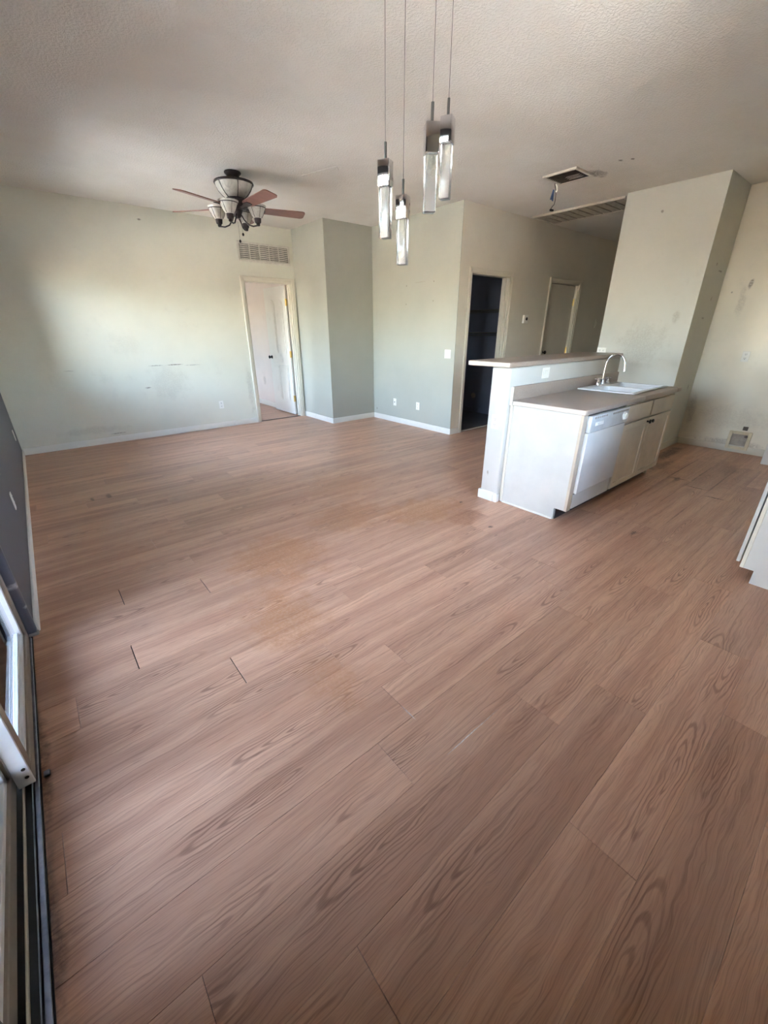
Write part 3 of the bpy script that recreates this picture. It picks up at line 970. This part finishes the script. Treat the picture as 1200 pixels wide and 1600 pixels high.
def sink_rim():
    m = MB()
    xm = (SX0 + SX1) / 2
    zt, zb = ZC1 + 0.014, ZC1 + 0.001
    holes = [(SX0 + 0.035, xm - 0.014, SY0 + 0.035, SY1 - 0.095), (xm + 0.014, SX1 - 0.035, SY0 + 0.035, SY1 - 0.095)]
    ya, yb = holes[0][2], holes[0][3]
    m.box(SX0, SX1, SY0, ya, zb, zt, 0.005, 3)
    m.box(SX0, SX1, yb, SY1, zb, zt, 0.005, 3)
    m.box(SX0, holes[0][0], ya - 0.006, yb + 0.006, zb, zt, 0.005, 3)
    m.box(holes[1][1], SX1, ya - 0.006, yb + 0.006, zb, zt, 0.005, 3)
    m.box(holes[0][1], holes[1][0], ya - 0.006, yb + 0.006, zb - 0.02, zt - 0.002, 0.005, 3)
    return m, holes


srim, holes = sink_rim()
part('rim', srim, M_sink, sk)
for hx0, hx1, hy0, hy1 in holes:
    m = MB()
    zt, zb, t = ZC1 + 0.008, 0.735, 0.012
    n = 6
    loops = []

    def loop(d, z):
        pts = []
        r = 0.05
        x0, x1, y0, y1 = hx0 + d, hx1 - d, hy0 + d, hy1 - d
        for cx, cy, a0 in ((x1 - r, y1 - r, 0), (x0 + r, y1 - r, 90), (x0 + r, y0 + r, 180), (x1 - r, y0 + r, 270)):
            for i in range(n):
                a = math.radians(a0 + 90 * i / (n - 1))
                pts.append((cx + r * math.cos(a), cy + r * math.sin(a), z))
        return pts
    seq = [(-0.004, zt), (0.0, zt - 0.006), (0.006, zb + 0.04), (0.02, zb + 0.012), (0.05, zb), (0.05, zb - t), (0.008, zb - t + 0.01), (-0.006, zb + 0.05), (-0.010, zt - 0.012)]
    N = 4 * n
    for d, z in seq:
        m.v += loop(d, z)
    for i in range(len(seq)):
        if i == 4:
            continue
        j = (i + 1) % len(seq)
        for k in range(N):
            q = (k + 1) % N
            m.f.append((i * N + k, i * N + q, j * N + q, j * N + k))
    m.f.append(tuple(4 * N + k for k in range(N)))
    m.f.append(tuple(5 * N + k for k in range(N)))
    b_ = part('basin', m, M_sink, sk)
    part('drain', MB().lathe(((hx0 + hx1) / 2, (hy0 + hy1) / 2, zb), [(0.04, 0), (0.04, 0.003), (0.028, 0.003), (0.02, 0.001)], 18), M_chrome, b_)

# faucet
fx, fy, fz = 4.455, SY1 - 0.05, ZC1 + 0.014
fa = thing('kitchen_faucet', (fx, fy, fz), 'chrome gooseneck faucet with two cross handles behind the sink', 'faucet')
part('base_plate', MB().box(fx - 0.13, fx + 0.13, fy - 0.025, fy + 0.025, fz, fz + 0.012, 0.005, 3), M_chrome, fa)
pts = [(fx, fy, fz + 0.01), (fx, fy, fz + 0.06), (fx, fy, fz + 0.19)]
R_ = 0.088
for i in range(1, 15):
    a = math.radians(180 * i / 14)
    pts.append((fx + 0.01 * i / 14, fy - R_ + R_ * math.cos(a), fz + 0.19 + 0.105 * math.sin(a)))
pts.append((fx + 0.01, fy - 2 * R_ - 0.004, fz + 0.165))
pts.append((fx + 0.01, fy - 2 * R_ - 0.006, fz + 0.140))
part('spout', MB().tube(pts, [0.016, 0.012] + [0.0105] * (len(pts) - 4) + [0.0105, 0.012], 12), M_chrome, fa)
part('spout_collar', MB().lathe((fx, fy, fz + 0.01), [(0.026, 0), (0.026, 0.012), (0.018, 0.03), (0.019, 0.045), (0.014, 0.05)], 16), M_chrome, fa)
for s in (-1, 1):
    hx = fx + s * 0.10
    hd = part('handle', MB().lathe((hx, fy, fz + 0.01), [(0.025, 0), (0.025, 0.01), (0.017, 0.03), (0.02, 0.042), (0.012, 0.05), (0.012, 0.062)], 16), M_chrome, fa)
    cr = MB()
    for a in (20, 110):
        c, s_ = math.cos(math.radians(a)) * 0.034, math.sin(math.radians(a)) * 0.034
        cr.tube([(hx - c, fy - s_, fz + 0.066), (hx - c * .5, fy - s_ * .5, fz + 0.066), (hx + c * .5, fy + s_ * .5, fz + 0.066), (hx + c, fy + s_, fz + 0.066)], [0.0075, 0.005, 0.005, 0.0075], 8)
    cr.lathe((hx, fy, fz + 0.06), [(0.011, 0), (0.011, 0.012), (0.006, 0.015)], 12)
    part('cross_grip', cr, M_chrome, hd)


def shaker_front(parent, name, x0, x1, z0, z1, yf, mat, rail=0.055, out=-1, knob=None):
    """framed cabinet front; outer face at yf, facing -y (out=-1) or +y (out=1)"""
    t = 0.019
    y1 = yf - out * t
    m = MB()
    m.box(x0, x0 + rail, yf, y1, z0, z1, 0.003, 1)
    m.box(x1 - rail, x1, yf, y1, z0, z1, 0.003, 1)
    m.box(x0 + rail - 0.002, x1 - rail + 0.002, yf, y1, z0, z0 + rail, 0.003, 1)
    m.box(x0 + rail - 0.002, x1 - rail + 0.002, yf, y1, z1 - rail, z1, 0.003, 1)
    d = part(name, m, mat, parent)
    part('panel', MB().box(x0 + rail - 0.004, x1 - rail + 0.004, yf - out * 0.010, y1, z0 + rail - 0.004, z1 - rail + 0.004), mat, d)
    if knob:
        k = MB().lathe((knob[0], yf, knob[1]), [(0.010, 0), (0.008, out * 0.004), (0.006, out * 0.014), (0.016, out * 0.022), (0.017, out * 0.03), (0.008, out * 0.035)], 14, 'y')
        part('knob', k, M_black, d)
    return d


# sink cabinet: end panel and face frame round the dishwasher bay
cb = thing('sink_cabinet', (3.9, 1.68, 0), 'white island cabinet under the sink, with end panel and two doors', 'cabinet')
m = MB().prism([(YFR, 0.10), (YFR + 0.092, 0.10), (YFR + 0.092, 0.0), (YW0 - 0.002, 0.0), (YW0 - 0.002, ZC0 - 0.001), (YFR, ZC0 - 0.001)], 'x', XI, XI + 0.022)
part('end_panel', m, M_cab, cb)
part('filler_strip', MB().box(XI - 0.002, XI + 0.058, YFR - 0.010, YFR + 0.012, 0.098, ZC0 - 0.002, 0.002, 1), M_fill, cb)
part('shoe_molding', MB().box(XI - 0.014, XI - 0.001, YFR + 0.1, YW0 - 0.03, 0.0, 0.016, 0.004, 2), M_trim, cb)
part('corner_strip', MB().box(XI - 0.012, XI, YW0 - 0.028, YW0 - 0.003, 0.01, ZC0 - 0.002, 0.003, 1), M_trimd, cb)
CX0 = 3.735
part('carcass', MB().box(CX0, XIR, YFR + 0.02, 1.43, 0.10, ZC0 - 0.001).box(CX0, CX0 + 0.02, 1.43, YW0 - 0.004, 0.1, ZC0 - 0.001).box(XIR - 0.02, XIR, 1.43, YW0 - 0.004, 0.0, ZC0 - 0.001)
     .box(CX0 + 0.02, XIR - 0.02, 1.43, YW0 - 0.004, 0.10, 0.12), M_cab2, cb)
part('toe_kick', MB().box(XI + 0.022, XIR, YFR + 0.085, YFR + 0.10, 0.0, 0.10), M_groove, cb)
part('face_frame', MB().box(CX0, CX0 + 0.022, YFR, YFR + 0.02, 0.10, ZC0 - 0.001).box(4.285, 4.335, YFR, YFR + 0.02, 0.10, ZC0 - 0.001)
     .box(XIR - 0.03, XIR, YFR, YFR + 0.02, 0.10, ZC0 - 0.001).box(CX0, XIR, YFR, YFR + 0.02, ZC0 - 0.03, ZC0 - 0.001).box(CX0, XIR, YFR, YFR + 0.02, 0.10, 0.13).box(CX0, XIR, YFR, YFR + 0.02, 0.68, 0.72), M_cab2, cb)
shaker_front(cb, 'cabinet_door', 3.748, 4.292, 0.112, 0.688, YFR - 0.020, M_cab2, 0.05, -1, (4.262, 0.655))
shaker_front(cb, 'cabinet_door', 4.302, 4.858, 0.112, 0.688, YFR - 0.020, M_cab2, 0.05, -1, (4.332, 0.655))
for a, b in ((3.748, 4.292), (4.322, 4.858)):
    part('drawer_front', MB().box(a, b, YFR - 0.020, YFR - 0.001, 0.705, 0.842, 0.004, 2), M_cab2, cb)

# dishwasher
DX0, DX1 = 3.076, 3.728
dw = thing('dishwasher', ((DX0 + DX1) / 2, 1.6, 0), 'white front loading dishwasher built into the island', 'dishwasher')
part('tub', MB().box(DX0 + 0.005, DX1 - 0.005, YFR + 0.04, YW0 - 0.03, 0.10, ZC0 - 0.006), M_dw, dw)
door_ = part('door_panel', MB().box(DX0, DX1, YFR - 0.030, YFR + 0.004, 0.242, 0.720, 0.004, 2), M_dw, dw)
part('edge_trim', MB().box(DX0 - 0.004, DX0 + 0.004, YFR - 0.034, YFR, 0.242, 0.722, 0.002, 1), M_dw, door_)
cp = part('control_panel', MB().box(DX0 - 0.002, DX1, YFR - 0.042, YFR + 0.004, 0.727, ZC0 - 0.012, 0.006, 2), M_dwg, dw)
part('dial', MB().lathe((3.635, YFR - 0.042, 0.788), [(0.034, 0), (0.032, -0.012), (0.024, -0.014), (0.022, -0.024), (0.012, -0.026)], 20, 'y'), M_white, cp)
m = MB().box(3.135, 3.27, YFR - 0.047, YFR - 0.041, 0.772, 0.802, 0.003, 1).box(3.15, 3.185, YFR - 0.054, YFR - 0.046, 0.776, 0.792, 0.003, 1)
part('latch', m, M_white, cp)
for i in range(6):
    part('button', MB().box(3.115 + i * 0.036, 3.139 + i * 0.036, YFR - 0.046, YFR - 0.041, 0.826, 0.840, 0.002, 1), M_ventg, cp)
part('vent_strip', MB().box(3.42, 3.70, YFR - 0.0445, YFR - 0.041, 0.823, 0.838, 0.001, 1), M_ventg, cp)
part('kick_panel', MB().box(DX0 + 0.004, DX1 - 0.004, YFR - 0.012, YFR + 0.01, 0.105, 0.228, 0.004, 2), M_dw, dw)

# base cabinet at the right edge of the picture
RX0, RX1, RYF = 3.07, 4.0, 0.266
rc = thing('base_cabinet', (3.5, -0.05, 0), 'white base cabinet with toe notch opposite the dishwasher', 'cabinet')
part('end_panel', MB().prism([(RYF - 0.02, 0.087), (RYF - 0.07, 0.087), (RYF - 0.07, 0.0), (YN, 0.0), (YN, 0.862), (RYF - 0.02, 0.862)], 'x', RX0, RX0 + 0.018), M_cab, rc)
part('carcass', MB().box(RX0 + 0.018, RX1, YN, RYF - 0.021, 0.09, 0.862).box(RX0 + 0.018, RX1, YN, RYF - 0.08, 0, 0.09), M_cab2, rc)
part('face_frame', MB().box(RX0 - 0.003, RX1, RYF - 0.02, RYF, 0.087, 0.862, 0.002, 1), M_trimd, rc)
for a, b, kx in ((RX0 + 0.004, 3.53, 3.49), (3.54, RX1 - 0.004, 3.58)):
    shaker_front(rc, 'cabinet_door', a, b, 0.115, 0.84, RYF + 0.026, M_cab, 0.055, 1, (kx, 0.78))
w2 = part('kitchen_worktop', MB().box(RX0 - 0.02, RX1, YN, RYF + 0.03, 0.862, 0.90, 0.008, 3), M_lam)
tag(w2, 'taupe laminate worktop on the base cabinet opposite the island', 'worktop')


# ------------------------------------------------------------------ plates on the walls
def plate(name, axis, plane, s, u, z, label, cat, group=None, kind='outlet', w=0.072, h=0.116, mat=None, horiz=False):
    """wall plate on plane axis=plane, facing s; u = coordinate along the wall"""
    mat = mat or M_white
    if horiz:
        w, h = h, w
    loc = (plane, u, z - h / 2) if axis == 'x' else (u, plane, z - h / 2)
    t = thing(name, loc, label, cat, group)

    def bx(du0, du1, dz0, dz1, a, b, bev=0.0015):
        if axis == 'x':
            return MB().box(plane + s * a, plane + s * b, u + du0, u + du1, z + dz0, z + dz1, bev, 1)
        return MB().box(u + du0, u + du1, plane + s * a, plane + s * b, z + dz0, z + dz1, bev, 1)
    part('cover_plate', bx(-w / 2, w / 2, -h / 2, h / 2, 0, 0.006, 0.002), mat, t)
    if kind == 'outlet':
        for k in (-1, 1):
            o = k * 0.024
            a, b = ((o - 0.015, o + 0.015), (-0.017, 0.017)) if horiz else ((-0.017, 0.017), (o - 0.015, o + 0.015))
            so = part('socket', bx(a[0], a[1], b[0], b[1], 0.005, 0.009), mat, t)
            ca, cb_ = (a[0] + a[1]) / 2, (b[0] + b[1]) / 2
            sl = MB()
            for e in (-1, 1):
                q = bx(ca + e * 0.006 - 0.0015, ca + e * 0.006 + 0.0015, cb_ - 0.001, cb_ + 0.009, 0.008, 0.0096, 0)
                sl.add(q.v, q.f)
            q = bx(ca - 0.003, ca + 0.003, cb_ - 0.010, cb_ - 0.005, 0.008, 0.0096, 0)
            sl.add(q.v, q.f)
            part('slots', sl, M_slot, so)
    elif kind == 'switch':
        n = max(1, round(w / 0.058))
        for i in range(n):
            o = (i - (n - 1) / 2) * 0.046
            sw = part('rocker', bx(o - 0.006, o + 0.006, -0.013, 0.013, 0.005, 0.008), mat, t)
            part('toggle', bx(o - 0.004, o + 0.004, 0.0, 0.010, 0.007, 0.016), mat, sw)
    elif kind == 'rocker':
        part('rocker', bx(-w * 0.30, w * 0.30, -h * 0.26, h * 0.26, 0.005, 0.011), mat, t)
        part('button', bx(-w * 0.12, w * 0.18, -h * 0.15, h * 0.15, 0.010, 0.014), mat, t)
    elif kind == 'coax':
        if axis == 'x':
            part('jack', MB().lathe((plane + s * 0.005, u, z), [(0.009, 0), (0.009, s * 0.008), (0.005, s * 0.012)], 12, 'x'), M_steel, t)
        else:
            part('jack', MB().lathe((u, plane + s * 0.005, z), [(0.009, 0), (0.009, s * 0.008), (0.005, s * 0.012)], 12, 'y'), M_steel, t)
    return t


plate('wall_outlet', 'y', YF, -1, 2.236, 0.355, 'white outlet low on the cream wall left of the bedroom door', 'outlet')
plate('wall_outlet', 'x', X3, -1, 4.72, 0.33, 'white outlet low on the pale grey wall, nearer the switch', 'outlet')
plate('cable_plate', 'x', X3, -1, 5.27, 0.33, 'white cable jack plate low on the pale grey wall near its inner corner', 'cable plate', kind='coax')
plate('light_switch', 'x', X3, -1, 4.15, 1.12, 'white double light switch on the pale grey wall', 'switch', kind='switch', w=0.116)
plate('wall_outlet', 'x', XW, -1, 2.078, 0.713, 'white outlet on the end of the half wall', 'outlet')
plate('bar_switch', 'y', YW0, -1, 3.478, 1.085, 'cream switch plate on the wall strip between worktop and bar', 'switch', kind='rocker', w=0.11, h=0.088)
plate('wall_outlet', 'x', XK, -1, 1.244, 1.125, 'outlet on the cream kitchen wall above the vent box', 'outlet')
plate('wall_outlet', 'x', XL, 1, 3.66, 0.36, 'white outlet on the charcoal wall nearer the patio door', 'outlet')
plate('wall_outlet', 'x', XL, 1, 6.30, 0.34, 'white outlet on the charcoal wall near the room corner', 'outlet')
plate('wall_outlet', 'x', XC, -1, 2.61, 1.175, 'white outlet on the wall column just above the bar top', 'outlet', horiz=True)
plate('wall_plate', 'y', YP, -1, 8.63, 1.53, 'dark edged switch plate at the dim end of the hallway wall', 'switch', kind='rocker', w=0.12, h=0.15, mat=M_hall)

th = thing('thermostat', (6.19, YP, 1.52), 'small white thermostat on the hallway wall between the doorways', 'thermostat')
part('housing', MB().box(6.135, 6.245, YP - 0.035, YP, 1.52, 1.635, 0.004, 2), M_white, th)
part('dial', MB().lathe((6.20, YP - 0.035, 1.582), [(0.024, 0), (0.024, -0.004), (0.016, -0.006)], 16, 'y'), M_slot, th)

# vent box low on the kitchen wall, with the dark hole above it
vb = thing('vent_box', (XK, 1.04, 0.03), 'cream framed recessed utility box low on the kitchen wall', 'utility box')
va0, va1, vz0, vz1 = 0.925, 1.150, 0.040, 0.262
m = MB()
for a in ((va0, va0 + 0.035, vz0, vz1), (va1 - 0.035, va1, vz0, vz1), (va0 + 0.035, va1 - 0.035, vz0, vz0 + 0.035), (va0 + 0.035, va1 - 0.035, vz1 - 0.035, vz1)):
    m.box(XK - 0.022, XK, a[0], a[1], a[2], a[3], 0.003, 1)
part('frame', m, M_almond, vb)
part('recess', MB().box(XK - 0.006, XK, va0 + 0.03, va1 - 0.03, vz0 + 0.03, vz1 - 0.03), M_ventg, vb)
part('valve', MB().tube([(XK - 0.005, 0.975, 0.205), (XK - 0.018, 0.975, 0.205)], 0.014, 10).box(XK - 0.022, XK - 0.016, 0.958, 0.992, 0.198, 0.212), M_dust, vb)
wh = part('wall_hole_cover', MB().box(XK - 0.006, XK, 0.985, 1.035, 0.278, 0.325, 0.003, 1), M_dust)
tag(wh, 'small dark square knockout above the kitchen vent box', 'cover plate')

# ------------------------------------------------------------------ grille over the bedroom door
gx0, gx1, gz0, gz1 = 2.828, 3.668, 2.372, 2.632
vg = thing('return_air_grille', ((gx0 + gx1) / 2, YF, gz0), 'white louvered air grille above the bedroom door', 'air grille')
m = MB()
fr = 0.03
for a in ((gx0, gx1, gz0, gz0 + fr), (gx0, gx1, gz1 - fr, gz1), (gx0, gx0 + fr, gz0 + fr, gz1 - fr), (gx1 - fr, gx1, gz0 + fr, gz1 - fr)):
    m.box(a[0], a[1], YF - 0.012, YF, a[2], a[3], 0.002, 1)
part('frame', m, M_vent, vg)
part('duct_back', MB().box(gx0 + fr, gx1 - fr, YF - 0.0015, YF, gz0 + fr, gz1 - fr), M_slot, vg)
ncol, nrow = 5, 8
cw = (gx1 - gx0 - 2 * fr) / ncol
rh = (gz1 - gz0 - 2 * fr) / nrow
for i in range(1, ncol):
    part('divider', MB().box(gx0 + fr + i * cw - 0.006, gx0 + fr + i * cw + 0.006, YF - 0.011, YF - 0.001, gz0 + fr, gz1 - fr), M_vent, vg)
slat0 = None
for i in range(ncol):
    for j in range(nrow):
        zc = gz0 + fr + (j + 0.5) * rh
        xa = gx0 + fr + i * cw + 0.006
        if slat0 is None:
            s0 = MB().prism([(YF - 0.011, zc - rh * 0.42), (YF - 0.0095, zc - rh * 0.46), (YF - 0.002, zc + rh * 0.26), (YF - 0.0035, zc + rh * 0.30)], 'x', xa, xa + cw - 0.012)
            slat0 = part('slat', s0, M_vent, vg)
            sx, sz = xa, zc
        else:
            o = bpy.data.objects.new('slat', slat0.data)
            COL.objects.link(o)
            o.parent = vg
            o.location = (xa - sx, 0, zc - sz)

# ceiling register with dust
cr = thing('ceiling_register', (4.775, 2.795, H - 0.03), 'dusty square air register in the ceiling before the hallway', 'air register')
rx0, rx1, ry0, ry1 = 4.595, 4.955, 2.615, 2.980
m = MB()
for a in ((rx0, rx0 + 0.028, ry0, ry1), (rx1 - 0.028, rx1, ry0, ry1), (rx0 + 0.028, rx1 - 0.028, ry0, ry0 + 0.028), (rx0 + 0.028, rx1 - 0.028, ry1 - 0.028, ry1)):
    m.box(a[0], a[1], a[2], a[3], H - 0.018, H, 0.003, 1)
part('frame', m, M_vent, cr)
part('duct_back', MB().box(rx0 + 0.028, rx1 - 0.028, ry0 + 0.028, ry1 - 0.028, H - 0.004, H), M_slot, cr)
for i in range(9):
    xc = rx0 + 0.045 + i * 0.0335
    part('slat', MB().prism([(xc - 0.014, H - 0.020), (xc - 0.012, H - 0.021), (xc + 0.012, H - 0.006), (xc + 0.010, H - 0.005)], 'y', ry0 + 0.028, ry1 - 0.028), M_dust, cr)
for i in range(3):
    xc = 4.74 + i * 0.04
    part('clean_slat', MB().prism([(xc - 0.018, H - 0.032), (xc - 0.015, H - 0.034), (xc + 0.014, H - 0.018), (xc + 0.012, H - 0.016)], 'y', 2.66, 2.80), M_vent, cr)

# long return grille in the hallway ceiling
lg = thing('ceiling_return_grille', (6.25, 3.35, H - 0.03), 'long louvered return grille in the ceiling at the hallway mouth', 'air grille')
lx0, lx1, ly0, ly1 = 5.965, 6.56, 2.72, 3.96
m = MB()
for a in ((lx0, lx0 + 0.035, ly0, ly1), (lx1 - 0.035, lx1, ly0, ly1), (lx0 + 0.035, lx1 - 0.035, ly0, ly0 + 0.035), (lx0 + 0.035, lx1 - 0.035, ly1 - 0.035, ly1)):
    m.box(a[0], a[1], a[2], a[3], H - 0.024, H, 0.003, 1)
part('frame', m, M_vent, lg)
part('duct_back', MB().box(lx0 + 0.035, lx1 - 0.035, ly0 + 0.035, ly1 - 0.035, H - 0.003, H), M_slot, lg)
nl = 10
lw = (ly1 - ly0 - 0.07) / nl
for i in range(nl):
    y0 = ly0 + 0.035 + i * lw
    part('louver', MB().box(lx0 + 0.035, lx1 - 0.035, y0 + 0.009, y0 + lw - 0.009, H - 0.020, H - 0.008, 0.002, 1), M_ventg, lg)

# wire hanging from the ceiling by the register
hw = thing('hanging_wire', (4.86, 2.985, 2.60), 'loose wire with blue tag hanging from the ceiling register', 'wire')
wx, wy = 4.862, 2.985
part('wire', MB().tube([(wx - 0.01, wy, H), (wx - 0.005, wy, 2.84), (wx + 0.012, wy - 0.006, 2.80), (wx + 0.02, wy - 0.01, 2.76), (wx + 0.022, wy - 0.012, 2.71), (wx + 0.015, wy - 0.01, 2.67), (wx - 0.012, wy, 2.64), (wx - 0.022, wy + 0.004, 2.622)], 0.0045, 8), M_wire, hw)
part('white_lead', MB().tube([(wx - 0.002, wy - 0.008, 2.845), (wx + 0.018, wy - 0.014, 2.825), (wx + 0.024, wy - 0.016, 2.79), (wx + 0.014, wy - 0.016, 2.775)], 0.008, 8), M_white, hw)
part('blue_tag', MB().prism([(wx - 0.012, 2.80), (wx + 0.002, 2.80), (wx + 0.008, 2.70), (wx - 0.028, 2.712), (wx - 0.048, 2.705)], 'y', wy + 0.004, wy + 0.012), M_blue, hw)
part('plug', MB().box(wx - 0.03, wx + 0.02, wy - 0.012, wy + 0.012, 2.608, 2.626, 0.004, 2), M_slot, hw)

# closet shelves
for z, lab in ((1.72, 'upper wire shelf in the dark closet'), (1.38, 'lower wire shelf in the dark closet')):
    sh = thing('wire_shelf', (6.15, 5.2, z), lab, 'shelf')
    part('front_rod', MB().tube([(5.99, YP + T + 0.03, z), (5.99, 6.48, z)], 0.008, 8), M_steel, sh)
    part('front_rod', MB().tube([(5.99, YP + T + 0.03, z - 0.035), (5.99, 6.48, z - 0.035)], 0.006, 8), M_steel, sh)
    part('back_rod', MB().tube([(6.335, YP + T + 0.03, z), (6.335, 6.48, z)], 0.007, 8), M_steel, sh)
    for i in range(16):
        y = YP + T + 0.10 + i * 0.145
        part('cross_wire', MB().tube([(5.99, y, z - 0.035), (5.992, y, z + 0.006), (6.335, y, z + 0.006)], 0.004, 6), M_steel, sh)
db = part('door_bumper', MB().lathe((6.35, 5.02, 0.30), [(0.05, 0), (0.05, -0.006), (0.044, -0.012), (0.02, -0.014)], 20, 'x'), M_ventg)
tag(db, 'round pale wall bumper low inside the dark closet', 'door bumper')

# ------------------------------------------------------------------ ceiling fan
fcx, fcy = 2.078, 4.847
fan = thing('ceiling_fan', (fcx, fcy, H), 'bronze ceiling fan with reddish blades and four glass lamp shades', 'ceiling fan')
C0 = (fcx, fcy, 0)
part('canopy', MB().lathe(C0, [(0.078, H), (0.082, H - 0.008), (0.078, H - 0.016), (0.062, H - 0.03), (0.052, H - 0.055), (0.05, H - 0.075), (0.05, H - 0.09)], 28), M_bronze, fan)
bowl = part('glass_bowl', MB().lathe(C0, [(0.182, 2.775), (0.176, 2.75), (0.158, 2.715), (0.128, 2.68), (0.095, 2.655), (0.07, 2.645), (0.07, 2.66), (0.16, 2.775)], 36), M_shade, fan)
part('rim_band', MB().lathe(C0, [(0.05, 2.795), (0.15, 2.792), (0.188, 2.784), (0.192, 2.772), (0.186, 2.762), (0.17, 2.77)], 36), M_bronze, bowl)
for i in range(6):
    a = math.radians(20 + 60 * i)
    prof = [(0.186, 2.768), (0.178, 2.748), (0.160, 2.713), (0.130, 2.678), (0.097, 2.653), (0.07, 2.643)]
    part('rib', MB().tube([(fcx + r * math.cos(a), fcy + r * math.sin(a), z) for r, z in prof], 0.0035, 6), M_bronze, bowl)
part('motor_hub', MB().lathe(C0, [(0.06, 2.66), (0.095, 2.65), (0.105, 2.635), (0.105, 2.575), (0.085, 2.56), (0.06, 2.555), (0.055, 2.55), (0.045, 2.53), (0.035, 2.50), (0.018, 2.485)], 28), M_bronze, fan)
BZ, BR = 2.572, 0.70
pitch = math.radians(-12)
for i in range(5):
    a = math.radians(274 + 72 * i)
    mat4 = Matrix.Translation((fcx, fcy, BZ)) @ Matrix.Rotation(a, 4, 'Z') @ Matrix.Rotation(pitch, 4, 'X')
    m = MB()
    prof = []
    r0, r1, w0, w1 = 0.20, BR, 0.055, 0.072
    up_ = [(r0, w0 * 0.75), (r0 + 0.03, w0), (r1 - 0.03, w1), (r1 - 0.008, w1 - 0.012), (r1, w1 - 0.03)]
    poly = up_ + [(x, -y) for x, y in reversed(up_)]
    m.prism(poly, 'z', -0.004, 0.004)
    m.rot(0, mat4)
    bl = part('blade', m, M_blade, fan)
    m = MB().prism([(0.085, 0.016), (0.15, 0.014), (0.21, 0.034), (0.27, 0.030), (0.285, 0.0), (0.27, -0.030), (0.21, -0.034), (0.15, -0.014), (0.085, -0.016)], 'z', -0.010, -0.004)
    m.rot(0, mat4)
    part('blade_iron', m, M_bronze, bl)
for i in range(4):
    a = math.radians(46 + 90 * i)
    ca, sa = math.cos(a), math.sin(a)
    R = 0.205
    sc_ = (fcx + R * ca, fcy + R * sa, 0)
    arm = [(fcx + 0.03 * ca, fcy + 0.03 * sa, 2.53), (fcx + 0.06 * ca, fcy + 0.06 * sa, 2.475), (fcx + 0.10 * ca, fcy + 0.10 * sa, 2.43),
           (fcx + 0.15 * ca, fcy + 0.15 * sa, 2.415), (fcx + 0.19 * ca, fcy + 0.19 * sa, 2.42), (fcx + R * ca, fcy + R * sa, 2.435)]
    lam = part('lamp_arm', MB().tube(arm, 0.007, 8), M_bronze, fan)
    part('socket', MB().lathe(sc_, [(0.012, 2.415), (0.02, 2.425), (0.018, 2.435), (0.03, 2.445), (0.034, 2.47), (0.036, 2.485), (0.03, 2.49)], 18), M_bronze, lam)
    shp = [(0.03, 2.478), (0.042, 2.487), (0.058, 2.51), (0.074, 2.545), (0.084, 2.568), (0.094, 2.580), (0.096, 2.588), (0.092, 2.588), (0.080, 2.572), (0.068, 2.545), (0.052, 2.512), (0.036, 2.49)]
    sd = part('lamp_shade', MB().lathe(sc_, shp, 28, closed=True), M_shade, fan)
    m = MB().lathe(sc_, [(0.0865, 2.566), (0.0885, 2.566), (0.0915, 2.572), (0.0895, 2.573)], 28, closed=True)
    for j in range(6):
        b = math.radians(30 + 60 * j)
        m.tube([(sc_[0] + r * math.cos(b), sc_[1] + r * math.sin(b), z) for r, z in ((0.044, 2.486), (0.06, 2.51), (0.076, 2.545), (0.087, 2.568))], 0.002, 5)
    part('shade_lattice', m, M_bronze, sd)
for dx, dy, zb in ((-0.02, -0.03, 2.285), (0.025, -0.02, 2.35)):
    ch = part('pull_chain', MB().tube([(fcx + dx, fcy + dy, 2.50), (fcx + dx, fcy + dy, zb)], 0.0016, 5), M_steel, fan)
    part('chain_fob', MB().lathe((fcx + dx, fcy + dy, zb), [(0.003, 0.012), (0.010, 0.004), (0.012, -0.006), (0.006, -0.016)], 12), M_bronze, ch)

# ------------------------------------------------------------------ four bar pendants hanging from one plate
PEND = [((1.380, 1.650), 2.078, 0.090, 0.186, 25, 'lower left pendant lamp, chrome cap with clear acrylic bar'),
        ((1.503, 1.674), 1.981, 0.088, 0.180, 24, 'lowest pendant lamp, chrome cap with clear acrylic bar'),
        ((1.378, 1.381), 2.121, 0.089, 0.181, -34, 'larger pendant lamp in front, brushed cap with clear acrylic bar'),
        ((1.635, 1.545), 2.245, 0.088, 0.194, 27, 'uppermost rear pendant lamp, chrome cap with clear acrylic bar')]
for (px, py), zt, ch, rl, ang, lab in PEND:
    t = thing('pendant_lamp', (px, py, zt - ch - rl), lab, 'pendant lamp', 'bar pendants hanging over the dining space')
    Rz = Matrix.Translation((px, py, 0)) @ Matrix.Rotation(math.radians(ang), 4, 'Z')
    s = 0.0255
    m = MB().box(-s, s, -s, s, zt - ch, zt, 0.002, 2)
    m.rot(0, Rz)
    part('cap', m, M_chrome, t)
    q = s - 0.003
    m = MB().box(-q, q, -q, q, zt - ch - rl, zt - ch + 0.0005, 0.004, 2)
    m.rot(0, Rz)
    part('acrylic_bar', m, M_acr, t)
    part('stem', MB().tube([(px, py, zt - 0.001), (px, py, zt + 0.060)], 0.0055, 12), M_steel, t)
    part('cable', MB().tube([(px, py, zt + 0.059), (px, py, H - 0.03)], 0.0012, 6), M_wire, t)
cpn = part('pendant_canopy', MB().lathe((1.475, 1.56, H - 0.032), [(0.24, 0.0), (0.25, 0.004), (0.25, 0.028), (0.245, 0.032)], 40), M_chrome)
tag(cpn, 'round chrome ceiling plate from which the bar pendants hang', 'ceiling plate')
